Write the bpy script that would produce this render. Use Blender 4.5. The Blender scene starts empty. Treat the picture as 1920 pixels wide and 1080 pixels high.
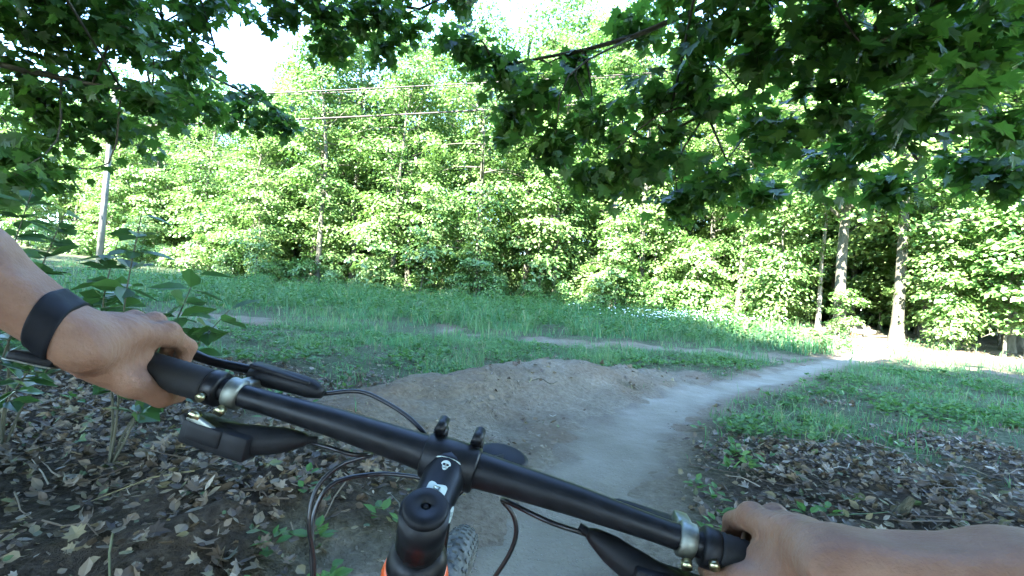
import bpy, math, random
import numpy as np
from mathutils import Matrix, Vector

scene = bpy.context.scene
R = math.radians
rng = np.random.default_rng(7)
random.seed(7)

# ------------------------------------------------------------------ camera, sky, sun, exposure
CAM_H = 1.15
cam_data = bpy.data.cameras.new('camera')
cam_data.sensor_width = 36.0
cam_data.lens = 16.5
cam_data.clip_start = 0.02
cam_data.clip_end = 2000.0
cam = bpy.data.objects.new('camera', cam_data)
scene.collection.objects.link(cam)
cam.matrix_world = Matrix.Translation((0, 0, CAM_H)) @ Matrix.Rotation(R(91), 4, 'X') @ Matrix.Rotation(R(4), 4, 'Z')
scene.camera = cam

SUN_EL, LDIR = R(42), (0.55, 0.835)           # light travels towards +x +y (from behind, left)
world = bpy.data.worlds.new('World'); scene.world = world; world.use_nodes = True
wn = world.node_tree; wn.nodes.clear()
sky = wn.nodes.new('ShaderNodeTexSky'); sky.sky_type = 'NISHITA'; sky.sun_disc = False
sky.sun_elevation = SUN_EL
sky.sun_rotation = math.atan2(-LDIR[0], -LDIR[1])
sky.air_density = 1.0; sky.dust_density = 0.1; sky.ozone_density = 5.0
bg = wn.nodes.new('ShaderNodeBackground'); bg.inputs['Strength'].default_value = 0.15
wo = wn.nodes.new('ShaderNodeOutputWorld')
wn.links.new(sky.outputs[0], bg.inputs[0]); wn.links.new(bg.outputs[0], wo.inputs[0])

sd = bpy.data.lights.new('sun', 'SUN'); sd.energy = 4.6; sd.angle = R(0.5); sd.color = (1.0, 0.96, 0.89)
sun = bpy.data.objects.new('sun', sd); scene.collection.objects.link(sun)
_d = Vector((LDIR[0] * math.cos(SUN_EL), LDIR[1] * math.cos(SUN_EL), -math.sin(SUN_EL)))
sun.rotation_euler = _d.to_track_quat('-Z', 'Y').to_euler()
sun.location = (-20, -30, 40)

vs = scene.view_settings
vs.view_transform = 'Standard'; vs.look = 'None'; vs.gamma = 1.0; vs.use_curve_mapping = False
vs.exposure = 4.3
scene.cycles.max_bounces = 6; scene.cycles.diffuse_bounces = 3; scene.cycles.transmission_bounces = 4

# ------------------------------------------------------------------ helpers
COL = scene.collection

def tag(o, label=None, cat=None, group=None, kind=None):
    if label: o['label'] = label
    if cat: o['category'] = cat
    if group: o['group'] = group
    if kind: o['kind'] = kind
    return o

def link(o, parent=None):
    COL.objects.link(o)
    if parent is not None: o.parent = parent
    return o

def empty(name, loc=(0, 0, 0), rz=0.0, scale=1.0, parent=None):
    o = bpy.data.objects.new(name, None); o.empty_display_size = 0.2
    o.location = loc; o.rotation_euler = (0, 0, rz); o.scale = (scale,) * 3
    return link(o, parent)

class MB:
    """collects vertices and faces; build() links them as one mesh object"""
    def __init__(s): s.V = []; s.F = []; s.n = 0
    def add(s, V, F):
        V = np.asarray(V, float).reshape(-1, 3); F = np.asarray(F, int)
        s.V.append(V); s.F.append(F + s.n); s.n += len(V); return s
    def mesh(s, name, smooth=True):
        me = bpy.data.meshes.new(name)
        V = np.concatenate(s.V)
        me.vertices.add(len(V)); me.vertices.foreach_set('co', V.astype(np.float32).ravel())
        lv = np.concatenate([f.ravel() for f in s.F]); lt = np.concatenate([np.full(len(f), f.shape[1]) for f in s.F])
        me.loops.add(len(lv)); me.loops.foreach_set('vertex_index', lv.astype(np.int32))
        me.polygons.add(len(lt)); ls = np.concatenate([[0], np.cumsum(lt)[:-1]])
        me.polygons.foreach_set('loop_start', ls.astype(np.int32))
        me.update(calc_edges=True)
        me.polygons.foreach_set('use_smooth', np.full(len(lt), bool(smooth)))
        return me
    def build(s, name, mat, parent=None, smooth=True):
        me = s.mesh(name, smooth); me.materials.append(mat)
        return link(bpy.data.objects.new(name, me), parent)

def norm(v):
    v = np.asarray(v, float); return v / (np.linalg.norm(v, axis=-1, keepdims=True) + 1e-12)

def spline(pts, n):
    """Catmull-Rom through the points"""
    P = np.asarray(pts, float); m = len(P)
    Q = np.vstack([2 * P[0] - P[1], P, 2 * P[-1] - P[-2]])
    t = np.linspace(0, m - 1, n); i = np.minimum(t.astype(int), m - 2); f = (t - i)[:, None]
    a, b, c, d = Q[i], Q[i + 1], Q[i + 2], Q[i + 3]
    return 0.5 * (2 * b + (c - a) * f + (2 * a - 5 * b + 4 * c - d) * f ** 2 + (3 * b - a - 3 * c + d) * f ** 3)

def tube(pts, rad, n=8, cap=True, up=None):
    P = np.asarray(pts, float); m = len(P); rad = np.broadcast_to(np.asarray(rad, float), (m,))
    T = norm(np.gradient(P, axis=0)) if m > 2 else norm(np.repeat(P[1:] - P[:1], m, 0))
    u = np.array(up if up is not None else ([0, 0, 1.] if abs(T[0][2]) < .9 else [1., 0, 0]), float)
    U = []
    for k in range(m):
        u = u - T[k] * (u @ T[k]); u = u / (np.linalg.norm(u) + 1e-12); U.append(u)
    U = np.array(U); W = np.cross(T, U)
    a = np.arange(n) * 2 * math.pi / n
    V = P[:, None] + rad[:, None, None] * (np.cos(a)[None, :, None] * U[:, None] + np.sin(a)[None, :, None] * W[:, None])
    V = V.reshape(-1, 3)
    i, j = np.meshgrid(np.arange(m - 1), np.arange(n), indexing='ij'); j2 = (j + 1) % n
    F = np.stack([i * n + j, i * n + j2, (i + 1) * n + j2, (i + 1) * n + j], -1).reshape(-1, 4)
    if not cap: return V, [F]
    V = np.vstack([V, P[0], P[-1]])
    k = np.arange(n); k2 = (k + 1) % n
    A = np.stack([np.full(n, m * n), k2, k], -1); B = np.stack([np.full(n, m * n + 1), (m - 1) * n + k, (m - 1) * n + k2], -1)
    return V, [F, A, B]

def add_tube(mb, *a, **k):
    V, Fs = tube(*a, **k); base = mb.n
    mb.V.append(V); mb.n += len(V)
    for F in Fs: mb.F.append(F + base)
    return mb

def grid_faces(nu, nv, closed_v=False):
    i, j = np.meshgrid(np.arange(nu - 1), np.arange(nv if closed_v else nv - 1), indexing='ij'); j2 = (j + 1) % nv
    return np.stack([i * nv + j, (i + 1) * nv + j, (i + 1) * nv + j2, i * nv + j2], -1).reshape(-1, 4)

def add_box(mb, c, half, M=None, bev=0.0):
    """box with chamfered edges: rounded look for small hardware"""
    c = np.asarray(c, float); h = np.asarray(half, float)
    n = 5 if bev > 0 else 2
    if bev <= 0:
        V = np.array([[x, y, z] for x in (-1, 1) for y in (-1, 1) for z in (-1, 1)], float) * h
        F = np.array([[0, 1, 3, 2], [4, 6, 7, 5], [0, 4, 5, 1], [2, 3, 7, 6], [0, 2, 6, 4], [1, 5, 7, 3]])
    else:
        # sphere-cube: subdivided cube, corners rounded by bev
        k = np.array([-1, -.999, 0, .999, 1.]); Vs = []; Fs = []; o = 0
        a = np.concatenate([[-1], np.linspace(-1, 1, 4)[1:-1], [1]])
        g = np.array([-1.0, -0.55, 0.55, 1.0])
        uu, vv = np.meshgrid(np.linspace(-1, 1, 7), np.linspace(-1, 1, 7), indexing='ij')
        for ax in range(3):
            for s in (-1, 1):
                p = np.zeros((7, 7, 3)); p[..., ax] = s; p[..., (ax + 1) % 3] = uu; p[..., (ax + 2) % 3] = vv
                q = p.reshape(-1, 3)
                Fq = grid_faces(7, 7) + o
                if s < 0: Fq = Fq[:, ::-1]
                Vs.append(q); Fs.append(Fq); o += 49
        q = np.vstack(Vs)
        core = np.maximum(h - bev, 1e-5)
        # directions: remap so the outer ring of each face forms the rounding
        s3 = np.sign(q) * np.clip((np.abs(q) - 1 / 3.) * 1.5, 0, 1)
        inner = np.sign(q) * np.minimum(np.abs(q) * 1.5, 1) * core
        V = inner + norm(s3) * bev; F = np.vstack(Fs)
    if M is not None: V = V @ np.asarray(M, float).T
    return mb.add(V + c, F)

def lathe(mb, prof, n=24, M=None, c=(0, 0, 0)):
    """profile of (radius, height) turned about z"""
    p = np.asarray(prof, float); a = np.arange(n) * 2 * math.pi / n
    V = np.stack([p[:, 0:1] * np.cos(a), p[:, 0:1] * np.sin(a), np.repeat(p[:, 1:2], n, 1)], -1).reshape(-1, 3)
    if M is not None: V = V @ np.asarray(M, float).T
    F = grid_faces(len(p), n, True)
    return mb.add(V + np.asarray(c, float), F)

def basis_z(z, x=(1, 0, 0)):
    z = norm(z); x = np.asarray(x, float); x = x - z * (x @ z)
    if np.linalg.norm(x) < 1e-6: x = np.array([0, 1., 0]) - z * z[1]
    x = norm(x); return np.stack([x, np.cross(z, x), z], 1)

def vnoise(x, y, seed=0):
    x = np.asarray(x, float); y = np.asarray(y, float)
    def h(i, j):
        n = (i * 374761393 + j * 668265263 + seed * 144665 + 1013) & 0x7fffffff
        n = ((n ^ (n >> 13)) * 1274126177) & 0x7fffffff
        n = ((n ^ (n >> 16)) * 668265263) & 0x7fffffff
        return (n % 65536) / 65535.0
    i = np.floor(x).astype(np.int64); j = np.floor(y).astype(np.int64); f = x - i; g = y - j
    f = f * f * (3 - 2 * f); g = g * g * (3 - 2 * g)
    return (h(i, j) * (1 - f) + h(i + 1, j) * f) * (1 - g) + (h(i, j + 1) * (1 - f) + h(i + 1, j + 1) * f) * g

def fbm(x, y, seed=0, o=3):
    s = 0; a = .5
    for k in range(o): s = s + a * vnoise(x * 2 ** k, y * 2 ** k, seed + k * 17); a *= .5
    return s / (1 - .5 ** o)

def sstep(a, b, x): t = np.clip((x - a) / (b - a), 0, 1); return t * t * (3 - 2 * t)
def softplus(x, k=1.5): return np.logaddexp(0, x / k) * k

# ------------------------------------------------------------------ materials
def mat(name, col=(.5, .5, .5), rough=.6, metal=0.0, spec=.5, coat=0.0):
    m = bpy.data.materials.new(name); m.use_nodes = True
    b = m.node_tree.nodes['Principled BSDF']
    b.inputs['Base Color'].default_value = (*col, 1); b.inputs['Roughness'].default_value = rough
    b.inputs['Metallic'].default_value = metal; b.inputs['Specular IOR Level'].default_value = spec
    b.inputs['Coat Weight'].default_value = coat
    return m

class NT:
    def __init__(s, m): s.t = m.node_tree; s.b = s.t.nodes.get('Principled BSDF'); s.out = s.t.nodes.get('Material Output')
    def n(s, typ, **kw):
        x = s.t.nodes.new(typ)
        for k, v in kw.items():
            if k in x.inputs: x.inputs[k].default_value = v
            else: setattr(x, k, v)
        return x
    def l(s, a, b): s.t.links.new(a, b)
    def noise(s, scale, detail=4, rough=.55, vec=None):
        x = s.n('ShaderNodeTexNoise', Scale=scale, Detail=detail, Roughness=rough)
        if vec is not None: s.l(vec, x.inputs['Vector'])
        return x
    def ramp(s, fac, stops):
        r = s.n('ShaderNodeValToRGB'); e = r.color_ramp.elements
        while len(e) < len(stops): e.new(.5)
        for i, (p, c) in enumerate(stops): e[i].position = p; e[i].color = (*c, 1)
        s.l(fac, r.inputs[0]); return r.outputs[0]
    def mix(s, f, a, b):
        x = s.n('ShaderNodeMix', data_type='RGBA')
        for src, k in ((f, 0), (a, 6), (b, 7)):
            if hasattr(src, 'links'): s.l(src, x.inputs[k])
            else: x.inputs[k].default_value = src if k == 0 else (*src, 1)
        return x.outputs[2]
    def math(s, op, a, b=0.0):
        x = s.n('ShaderNodeMath', operation=op)
        for v, k in ((a, 0), (b, 1)):
            if hasattr(v, 'links'): s.l(v, x.inputs[k])
            else: x.inputs[k].default_value = v
        return x.outputs[0]
    def bump(s, h, strength=.5, dist=.01):
        x = s.n('ShaderNodeBump', Strength=strength, Distance=dist); s.l(h, x.inputs['Height']); s.l(x.outputs[0], s.b.inputs['Normal']); return x
    def pos(s): return s.n('ShaderNodeNewGeometry').outputs['Position']
    def obj(s): return s.n('ShaderNodeTexCoord').outputs['Object']

def leaf_mat(name, stops, trans=.35, rough=.45, spec=.35, tcol=(.17, .36, .06), patch=None, vscale=.35):
    m = mat(name, rough=rough, spec=spec); t = NT(m)
    g = t.n('ShaderNodeNewGeometry'); oi = t.n('ShaderNodeObjectInfo')
    r = t.math('FRACT', t.math('ADD', g.outputs['Random Per Island'], oi.outputs['Random']))
    col = t.ramp(r, stops)
    if patch:
        nz = t.noise(vscale, 2, .5, g.outputs['Position'])
        f = t.ramp(nz.outputs[0], [(.42, (0, 0, 0)), (.62, (1, 1, 1))])
        col = t.mix(t.math('MULTIPLY', f, .7), col, patch)
    t.l(col, t.b.inputs['Base Color'])
    tr = t.n('ShaderNodeBsdfTranslucent')
    t.l(t.mix(.55, col, tcol), tr.inputs[0])
    ms = t.n('ShaderNodeMixShader'); ms.inputs[0].default_value = trans
    t.l(t.b.outputs[0], ms.inputs[1]); t.l(tr.outputs[0], ms.inputs[2]); t.l(ms.outputs[0], t.out.inputs[0])
    return m

M = {}
M['leaf_far'] = leaf_mat('forest leaf', [(0, (.025, .08, .018)), (.4, (.07, .16, .038)), (.8, (.13, .235, .06)), (1, (.21, .295, .10))], .3, .45, .6, patch=(.15, .235, .065))
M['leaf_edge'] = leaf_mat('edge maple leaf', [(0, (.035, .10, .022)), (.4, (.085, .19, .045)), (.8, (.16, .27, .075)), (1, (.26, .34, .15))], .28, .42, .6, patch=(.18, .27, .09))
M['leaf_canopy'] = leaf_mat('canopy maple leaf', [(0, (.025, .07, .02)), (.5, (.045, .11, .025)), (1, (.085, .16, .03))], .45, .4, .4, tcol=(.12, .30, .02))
M['leaf_shrub'] = leaf_mat('shrub leaf', [(0, (.02, .055, .02)), (.6, (.03, .085, .025)), (1, (.05, .12, .03))], .25, .35, .5)
M['grass'] = leaf_mat('grass', [(0, (.035, .13, .06)), (.5, (.055, .185, .08)), (.8, (.10, .23, .08)), (.9, (.22, .24, .11)), (1, (.36, .32, .19))], .3, .55, .25, patch=(.12, .20, .09), vscale=.5)
M['weed'] = leaf_mat('weed leaf', [(0, (.03, .09, .02)), (.6, (.055, .14, .035)), (1, (.10, .19, .045))], .28, .5, .3)
M['litter'] = leaf_mat('fallen leaf', [(0, (.035, .024, .015)), (.2, (.065, .045, .028)), (.45, (.115, .082, .05)), (.68, (.18, .135, .085)), (.80, (.19, .155, .075)), (.86, (.05, .095, .03)), (.90, (.17, .14, .105)), (1, (.31, .265, .195))], .08, .6, .4, tcol=(.3, .2, .08))
M['petal'] = mat('white petal', (.8, .8, .76), .6)
M['orange_petal'] = mat('orange petal', (.75, .16, .02), .5)

def bark(name, a, b, c, sc=9):
    m = mat(name, rough=.85, spec=.2); t = NT(m)
    mp = t.n('ShaderNodeMapping'); t.l(t.obj(), mp.inputs[0]); mp.inputs['Scale'].default_value = (sc, sc, sc * .22)
    n1 = t.noise(1.0, 6, .6, mp.outputs[0]); n2 = t.noise(.6, 3, .5, t.obj())
    col = t.ramp(n1.outputs[0], [(.3, a), (.5, b), (.72, c)])
    col = t.mix(t.math('MULTIPLY', n2.outputs[0], .5), col, (.12, .14, .08))
    t.l(col, t.b.inputs['Base Color']); t.bump(n1.outputs[0], .9, .03)
    return m
M['bark'] = bark('grey brown bark', (.03, .026, .022), (.085, .075, .06), (.17, .15, .125))
M['bark_pale'] = bark('pale bark', (.14, .13, .11), (.36, .33, .28), (.52, .48, .42), 7)
M['bark_dark'] = bark('dark twig bark', (.03, .025, .02), (.06, .05, .035), (.10, .08, .06), 20)
M['pole'] = bark('weathered pole wood', (.11, .11, .11), (.20, .20, .20), (.28, .28, .275), 5)
M['wire'] = mat('weathered cable sheath', (.05, .036, .034), .7)
M['steel'] = mat('galvanised steel', (.45, .46, .47), .4, .9)

def ground_mat():
    m = mat('woodland soil', rough=.95, spec=.15); t = NT(m); p = t.pos()
    at = t.n('ShaderNodeAttribute', attribute_name='zone'); sep = t.n('ShaderNodeSeparateColor'); t.l(at.outputs['Color'], sep.inputs[0])
    n1 = t.noise(2.2, 6, .6, p); n2 = t.noise(22, 5, .65, p); n3 = t.noise(.7, 3, .5, p)
    soil = t.ramp(n2.outputs[0], [(.3, (.03, .022, .014)), (.55, (.065, .048, .03)), (.75, (.11, .085, .058))])
    dirt = t.ramp(n2.outputs[0], [(.25, (.12, .098, .066)), (.5, (.205, .172, .122)), (.8, (.30, .26, .195))])
    dirt = t.mix(t.ramp(n1.outputs[0], [(.42, (0, 0, 0)), (.66, (.6, .6, .6))]), dirt, (.11, .088, .058))
    dirt = t.mix(t.ramp(n3.outputs[0], [(.45, (0, 0, 0)), (.65, (.5, .5, .5))]), dirt, (.14, .085, .05))
    turf = t.ramp(n2.outputs[0], [(.3, (.035, .045, .022)), (.55, (.075, .09, .045)), (.8, (.15, .14, .09))])
    c = t.mix(sep.outputs[0], soil, dirt); c = t.mix(sep.outputs[1], c, turf)
    t.l(c, t.b.inputs['Base Color'])
    h = t.math('ADD', n2.outputs[0], t.math('MULTIPLY', n1.outputs[0], 1.5)); t.bump(h, 1.0, .06)
    return m
M['ground'] = ground_mat()

def trail_mat():
    m = mat('packed trail dirt', rough=.9, spec=.25); t = NT(m); p = t.pos()
    n1 = t.noise(1.6, 5, .6, p); n2 = t.noise(45, 4, .7, p); n3 = t.noise(9, 4, .6, p)
    c = t.ramp(n1.outputs[0], [(.3, (.18, .155, .108)), (.5, (.24, .212, .155)), (.72, (.30, .272, .21))])
    c = t.mix(t.math('MULTIPLY', n2.outputs[0], .55), c, (.13, .10, .07))
    ed = t.n('ShaderNodeAttribute', attribute_name='edge').outputs['Fac']
    c = t.mix(t.math('MULTIPLY', ed, .85), c, t.ramp(n2.outputs[0], [(.3, (.085, .064, .042)), (.7, (.17, .135, .095))]))
    v = t.n('ShaderNodeTexVoronoi', Scale=38.0); t.l(p, v.inputs['Vector'])
    peb = t.ramp(v.outputs['Distance'], [(.10, (1, 1, 1)), (.22, (0, 0, 0))])
    c = t.mix(t.math('MULTIPLY', peb, t.math('MULTIPLY', n3.outputs[0], .7)), c, (.36, .33, .28))
    t.l(c, t.b.inputs['Base Color'])
    h = t.math('ADD', t.math('MULTIPLY', n2.outputs[0], .5), t.math('ADD', t.math('MULTIPLY', n3.outputs[0], 1.2), t.math('MULTIPLY', peb, .3)))
    t.bump(h, .9, .035)
    return m
M['trail'] = trail_mat()

def skin_mat():
    m = mat('tanned skin', rough=.62, spec=.3); t = NT(m); p = t.pos()
    n1 = t.noise(28, 4, .6, p); n2 = t.noise(320, 3, .6, p); n3 = t.noise(9, 2, .5, p)
    c = t.ramp(n1.outputs[0], [(.3, (.185, .097, .058)), (.55, (.25, .145, .092)), (.75, (.295, .187, .13))])
    c = t.mix(t.math('MULTIPLY', n3.outputs[0], .35), c, (.27, .10, .05))
    t.l(c, t.b.inputs['Base Color'])
    t.b.inputs['Subsurface Weight'].default_value = .12; t.b.inputs['Subsurface Radius'].default_value = (.012, .004, .002)
    t.b.inputs['Subsurface Scale'].default_value = 1.0
    t.bump(t.math('ADD', n2.outputs[0], t.math('MULTIPLY', n1.outputs[0], .8)), .7, .0015)
    return m
M['skin'] = skin_mat()

def wear(name, col, rough, spec=.4, metal=0, sc=60, amt=.25):
    m = mat(name, col, rough, metal, spec); t = NT(m); o = t.obj()
    n = t.noise(sc, 5, .65, o)
    c = t.ramp(n.outputs[0], [(.35, tuple(x * (1 - amt) for x in col)), (.7, tuple(min(1, x * (1 + amt) + .004) for x in col))])
    t.l(c, t.b.inputs['Base Color'])
    t.l(t.ramp(n.outputs[0], [(.3, (rough - .08,) * 3), (.7, (min(1, rough + .12),) * 3)]), t.b.inputs['Roughness'])
    t.bump(n.outputs[0], .1, .001)
    return m
M['bar_black'] = wear('anodised black alloy', (.007, .0075, .009), .42, .28)
M['rubber'] = wear('black rubber', (.014, .014, .014), .7, .3, sc=200)
M['plastic'] = wear('black plastic', (.008, .0085, .010), .55, .25)
M['cable'] = mat('black cable housing', (.012, .012, .013), .3)
M['bolt'] = wear('brassy zinc bolt', (.50, .47, .28), .3, .5, 1.0)
M['alloy'] = wear('brushed alloy', (.26, .27, .23), .5, .5, 1.0)
M['orange'] = wear('orange frame paint', (.80, .10, .012), .3, .5, sc=25, amt=.1)
M['sticker'] = wear('pale sticker', (.52, .58, .50), .5, sc=30, amt=.15)
M['tyre'] = wear('dusty tyre rubber', (.11, .115, .105), .95, .2, sc=40, amt=.5)
M['strap'] = wear('black strap', (.005, .005, .007), .65, .2, sc=120)
M['jersey'] = wear('blue jersey', (.03, .09, .30), .85, .2, sc=80)
M['shorts'] = wear('black shorts', (.02, .02, .022), .85, .2, sc=80)
M['log'] = M['bark_pale']
M['stone'] = wear('grey stone', (.30, .29, .27), .9, .2, sc=12, amt=.4)

# ------------------------------------------------------------------ terrain
TRAIL = np.array([(-.75, -2.6), (-.5, -1.0), (-.12, .8), (.26, 2.0), (.44, 2.6), (.77, 3.5), (1.32, 4.65), (2.6, 6.4), (4.5, 8.2), (7.0, 10.7), (10.0, 13.5), (12.0, 16.0), (14.1, 18.6), (15.2, 20.6), (15.0, 24)])
TW = np.array([.55, .5, .46, .42, .42, .44, .48, .40, .36, .38, .55, .7, .7, .6, .5])
TS = spline(np.column_stack([TRAIL, TW]), 440)
PATH2 = spline(np.array([(12.5, 15.2), (9, 13.2), (6.5, 12.1), (4.4, 12.0), (2.4, 12.4), (-1.2, 13.0), (-6, 12.5), (-12, 11.5)]), 160)
PATH3 = spline(np.array([(11.5, 14.6), (12.2, 12.2), (12.6, 10.6), (13.5, 8.5), (15, 6)]), 80)
BERM = spline(np.array([(-1.05, .9, .05), (-1.2, 2.1, .13), (-1.25, 3.1, .18), (-1.1, 4.0, .23), (-.80, 4.6, .29), (-.25, 5.25, .32), (.35, 5.85, .345), (1.2, 6.4, .29), (2.1, 7.0, .14), (3.0, 7.8, .02)]), 60)

def dist_poly(x, y, P):
    """distance to a polyline given by dense points; index of nearest"""
    x = np.atleast_1d(x).ravel(); y = np.atleast_1d(y).ravel(); d = np.empty(len(x)); k = np.empty(len(x), int)
    for s in range(0, len(x), 20000):
        D = (x[s:s + 20000, None] - P[None, :, 0]) ** 2 + (y[s:s + 20000, None] - P[None, :, 1]) ** 2
        k[s:s + 20000] = D.argmin(1); d[s:s + 20000] = np.sqrt(D.min(1))
    return d, k

def G(x, y):
    shp = np.shape(x); x = np.ravel(np.asarray(x, float)); y = np.ravel(np.asarray(y, float))
    z = .062 * softplus(y - 12.5, 1.5) * (1 + .25 * sstep(6, 14, x)) - .03 * softplus(y - 24, 2) * (1 + .25 * sstep(6, 14, x)) - .03 * softplus(y - 50, 4)
    z = z + .05 * softplus(-x - 14, 2) * sstep(8, 24, y)
    z = z + .05 * softplus(-x - 1.2, .5) * (1 - sstep(4, 9, y)) * .8
    near = (np.abs(x) < 40) & (y < 45) & (y > -10)
    if near.any():
        xn, yn = x[near], y[near]; zz = np.zeros(len(xn))
        d, k = dist_poly(xn, yn, TS); w = TS[k, 2]
        offt = sstep(w * .9, w * 2.2, d)
        zz += -.035 * (1 - sstep(w * .3, w * 1.3, d))
        db, kb = dist_poly(xn, yn, BERM)
        zz += BERM[kb, 2] * np.exp(-(db / .52) ** 2)
        zz += (fbm(xn * .9, yn * .9, 3) - .5) * .16 * offt
        zz += (fbm(xn * 3.1, yn * 3.1, 5) - .5) * (.07 * offt + .012)
        rut = np.exp(-(db / .6) ** 2)
        zz += rut * (.5 - np.abs(fbm(xn * 2.2 + yn, yn * 5.0 - xn * 2.0, 11) - .5) * 4).clip(-.5, .5) * .045
        zz += rut * ((fbm(xn * 6.5, yn * 6.5, 15) - .5) * .05 + (fbm(xn * 2.6, yn * 2.6, 16) - .5) * .12)
        d2, _ = dist_poly(xn, yn, PATH2); zz -= .04 * (1 - sstep(.2, .8, d2))
        z[near] += zz
    far = ~near
    z[far] += (fbm(x[far] * .25, y[far] * .25, 3) - .5) * .3
    return z.reshape(shp)

def zones(x, y):
    """R dirt, G turf, B litter weight"""
    d, k = dist_poly(x, y, TS); db, kb = dist_poly(x, y, BERM); d2, _ = dist_poly(x, y, PATH2); d3, _ = dist_poly(x, y, PATH3)
    n = fbm(x * 1.1, y * 1.1, 21) - .5; nf = fbm(x * 3.5, y * 3.5, 31) - .5
    w = TS[k, 2]
    dirt = 1 - sstep(w * .95, w * 1.5 + .25, d + n * .5)
    left = TS[k, 0] - x > 0
    dirt = np.maximum(dirt, np.where(left | (db < .3), 1 - sstep(.45, .95, db + n * .6 + nf * .3), 0) * sstep(2.6, 3.6, y))
    bank = left & (y < 6.0) & (y > .5); bx = np.interp(y, [.5, 2, 3, 4, 5, 6], [-.45, -.33, -.62, -1.0, -.5, .4])
    dirt = np.maximum(dirt, np.where(bank, sstep(-.25, .25, x - bx + .05 + n * 1.1 + nf * .5), 0))
    dirt = np.maximum(dirt, .95 * (1 - sstep(.55, 1.1, d2 + n * 1.9)) * sstep(.40, .56, fbm(x * .55 + 3, y * .55, 35)))
    dirt = np.maximum(dirt, .9 * (1 - sstep(.2, .6, d3 + n * 1.0)))
    far_strip = sstep(10.5, 12, x) * sstep(13, 14.5, y) * (1 - sstep(21, 23, y))
    dirt = np.maximum(dirt, far_strip * .8 * sstep(-.25, .15, n + .15))
    edge = np.where(left, 6.4 + .35 * x.clip(-8, 2), 4.1 + .10 * (x - 2))
    litter = 1 - sstep(edge - .9, edge + .9, y + n * 5.0 + nf * 1.6)
    litter *= (1 - dirt)
    turf = (1 - litter) * (1 - dirt)
    return dirt, turf, litter

def graded(segs):
    out = []
    for a, b, s in segs: out.append(np.arange(a, b, s))
    return np.concatenate(out)
gx = np.concatenate([[-400, -250, -160, -110], graded([(-80, -40, 4), (-40, -20, .8), (-20, -6, .25), (-6, 6, .06), (6, 18, .15), (18, 40, .8), (40, 80, 4)]), [80, 110, 160, 250, 400]])
gy = np.concatenate([[-300, -180, -110, -70, -45], graded([(-30, -6, 2), (-6, .4, .3), (.4, 11, .06), (11, 24, .13), (24, 40, .6), (40, 80, 4)]), [80, 110, 160, 250, 400]])
X, Y = np.meshgrid(gx, gy, indexing='ij'); Z = G(X, Y)
mb = MB().add(np.stack([X, Y, Z], -1).reshape(-1, 3), grid_faces(len(gx), len(gy)))
ground = mb.build('ground', M['ground']); tag(ground, kind='structure')
za = zones(X.ravel(), Y.ravel())
att = ground.data.color_attributes.new('zone', 'FLOAT_COLOR', 'POINT')
att.data.foreach_set('color', np.stack([za[0], za[1], za[2], np.ones_like(za[0])], -1).astype(np.float32).ravel())

TSF = spline(np.column_stack([TRAIL, TW]), 900)
u = np.linspace(-1, 1, 45)
tn = norm(np.gradient(TSF[:, :2], axis=0)); nrm = np.stack([tn[:, 1], -tn[:, 0]], -1)
tx = TSF[:, 0:1] + nrm[:, 0:1] * u * TSF[:, 2:3] * 1.25; ty = TSF[:, 1:2] + nrm[:, 1:2] * u * TSF[:, 2:3] * 1.25
tz = G(tx, ty) + .013 - .034 * sstep(.35, 1.0, np.abs(u)[None, :] + (fbm(tx * 3, ty * 3, 41) - .5) * .75 + (fbm(tx * 9, ty * 9, 43) - .5) * .3)
trail = MB().add(np.stack([tx, ty, tz], -1).reshape(-1, 3), grid_faces(*tx.shape)[:, ::-1]).build('trail', M['trail'])
tag(trail, kind='structure')
ea = np.clip(sstep(.25, .85, np.abs(u)[None, :] + (fbm(tx * 2, ty * 2, 47) - .5) * .7 + (fbm(tx * 7, ty * 7, 48) - .5) * .4), 0, 1).ravel()
trail.data.attributes.new('edge', 'FLOAT', 'POINT').data.foreach_set('value', ea.astype(np.float32))

# ------------------------------------------------------------------ leaves
def polar_leaf(half, fold=.12):
    """outline given as right half (x,y) from base to tip, mirrored; fan from midrib"""
    h = np.array(half, float); tip = h[-1]; base = h[0]
    mid = np.array([[0, t] for t in np.linspace(base[1], tip[1], len(h))])
    n = len(h); V = []
    for i in range(n): V.append((mid[i, 0], mid[i, 1], 0))
    Rr = [(x, y, fold * abs(x)) for x, y in h[1:-1]]; Ll = [(-x, y, fold * abs(x)) for x, y in h[1:-1]]
    V += Rr + Ll; F = []
    k = n - 2
    for s, o in ((0, n), (1, n + k)):
        ids = [0] + [o + i for i in range(k)] + [n - 1]
        for i in range(n - 1):
            a, b, c, d = i, i + 1, ids[i + 1], ids[i]
            q = [(a, d, c), (a, c, b)] if s == 0 else [(a, c, d), (a, b, c)]
            for tri in q:
                if len(set(tri)) == 3: F.append(tri)
    return np.array(V, float), np.array(F)

OVAL = polar_leaf([(0, 0), (.26, .25), (.30, .55), (0, 1)], .25)
DIAM = (np.array([(0, 0, 0), (.42, .42, .07), (0, 1, -.05), (-.42, .42, .07)], float), np.array([(0, 1, 2), (0, 2, 3)]))
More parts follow.
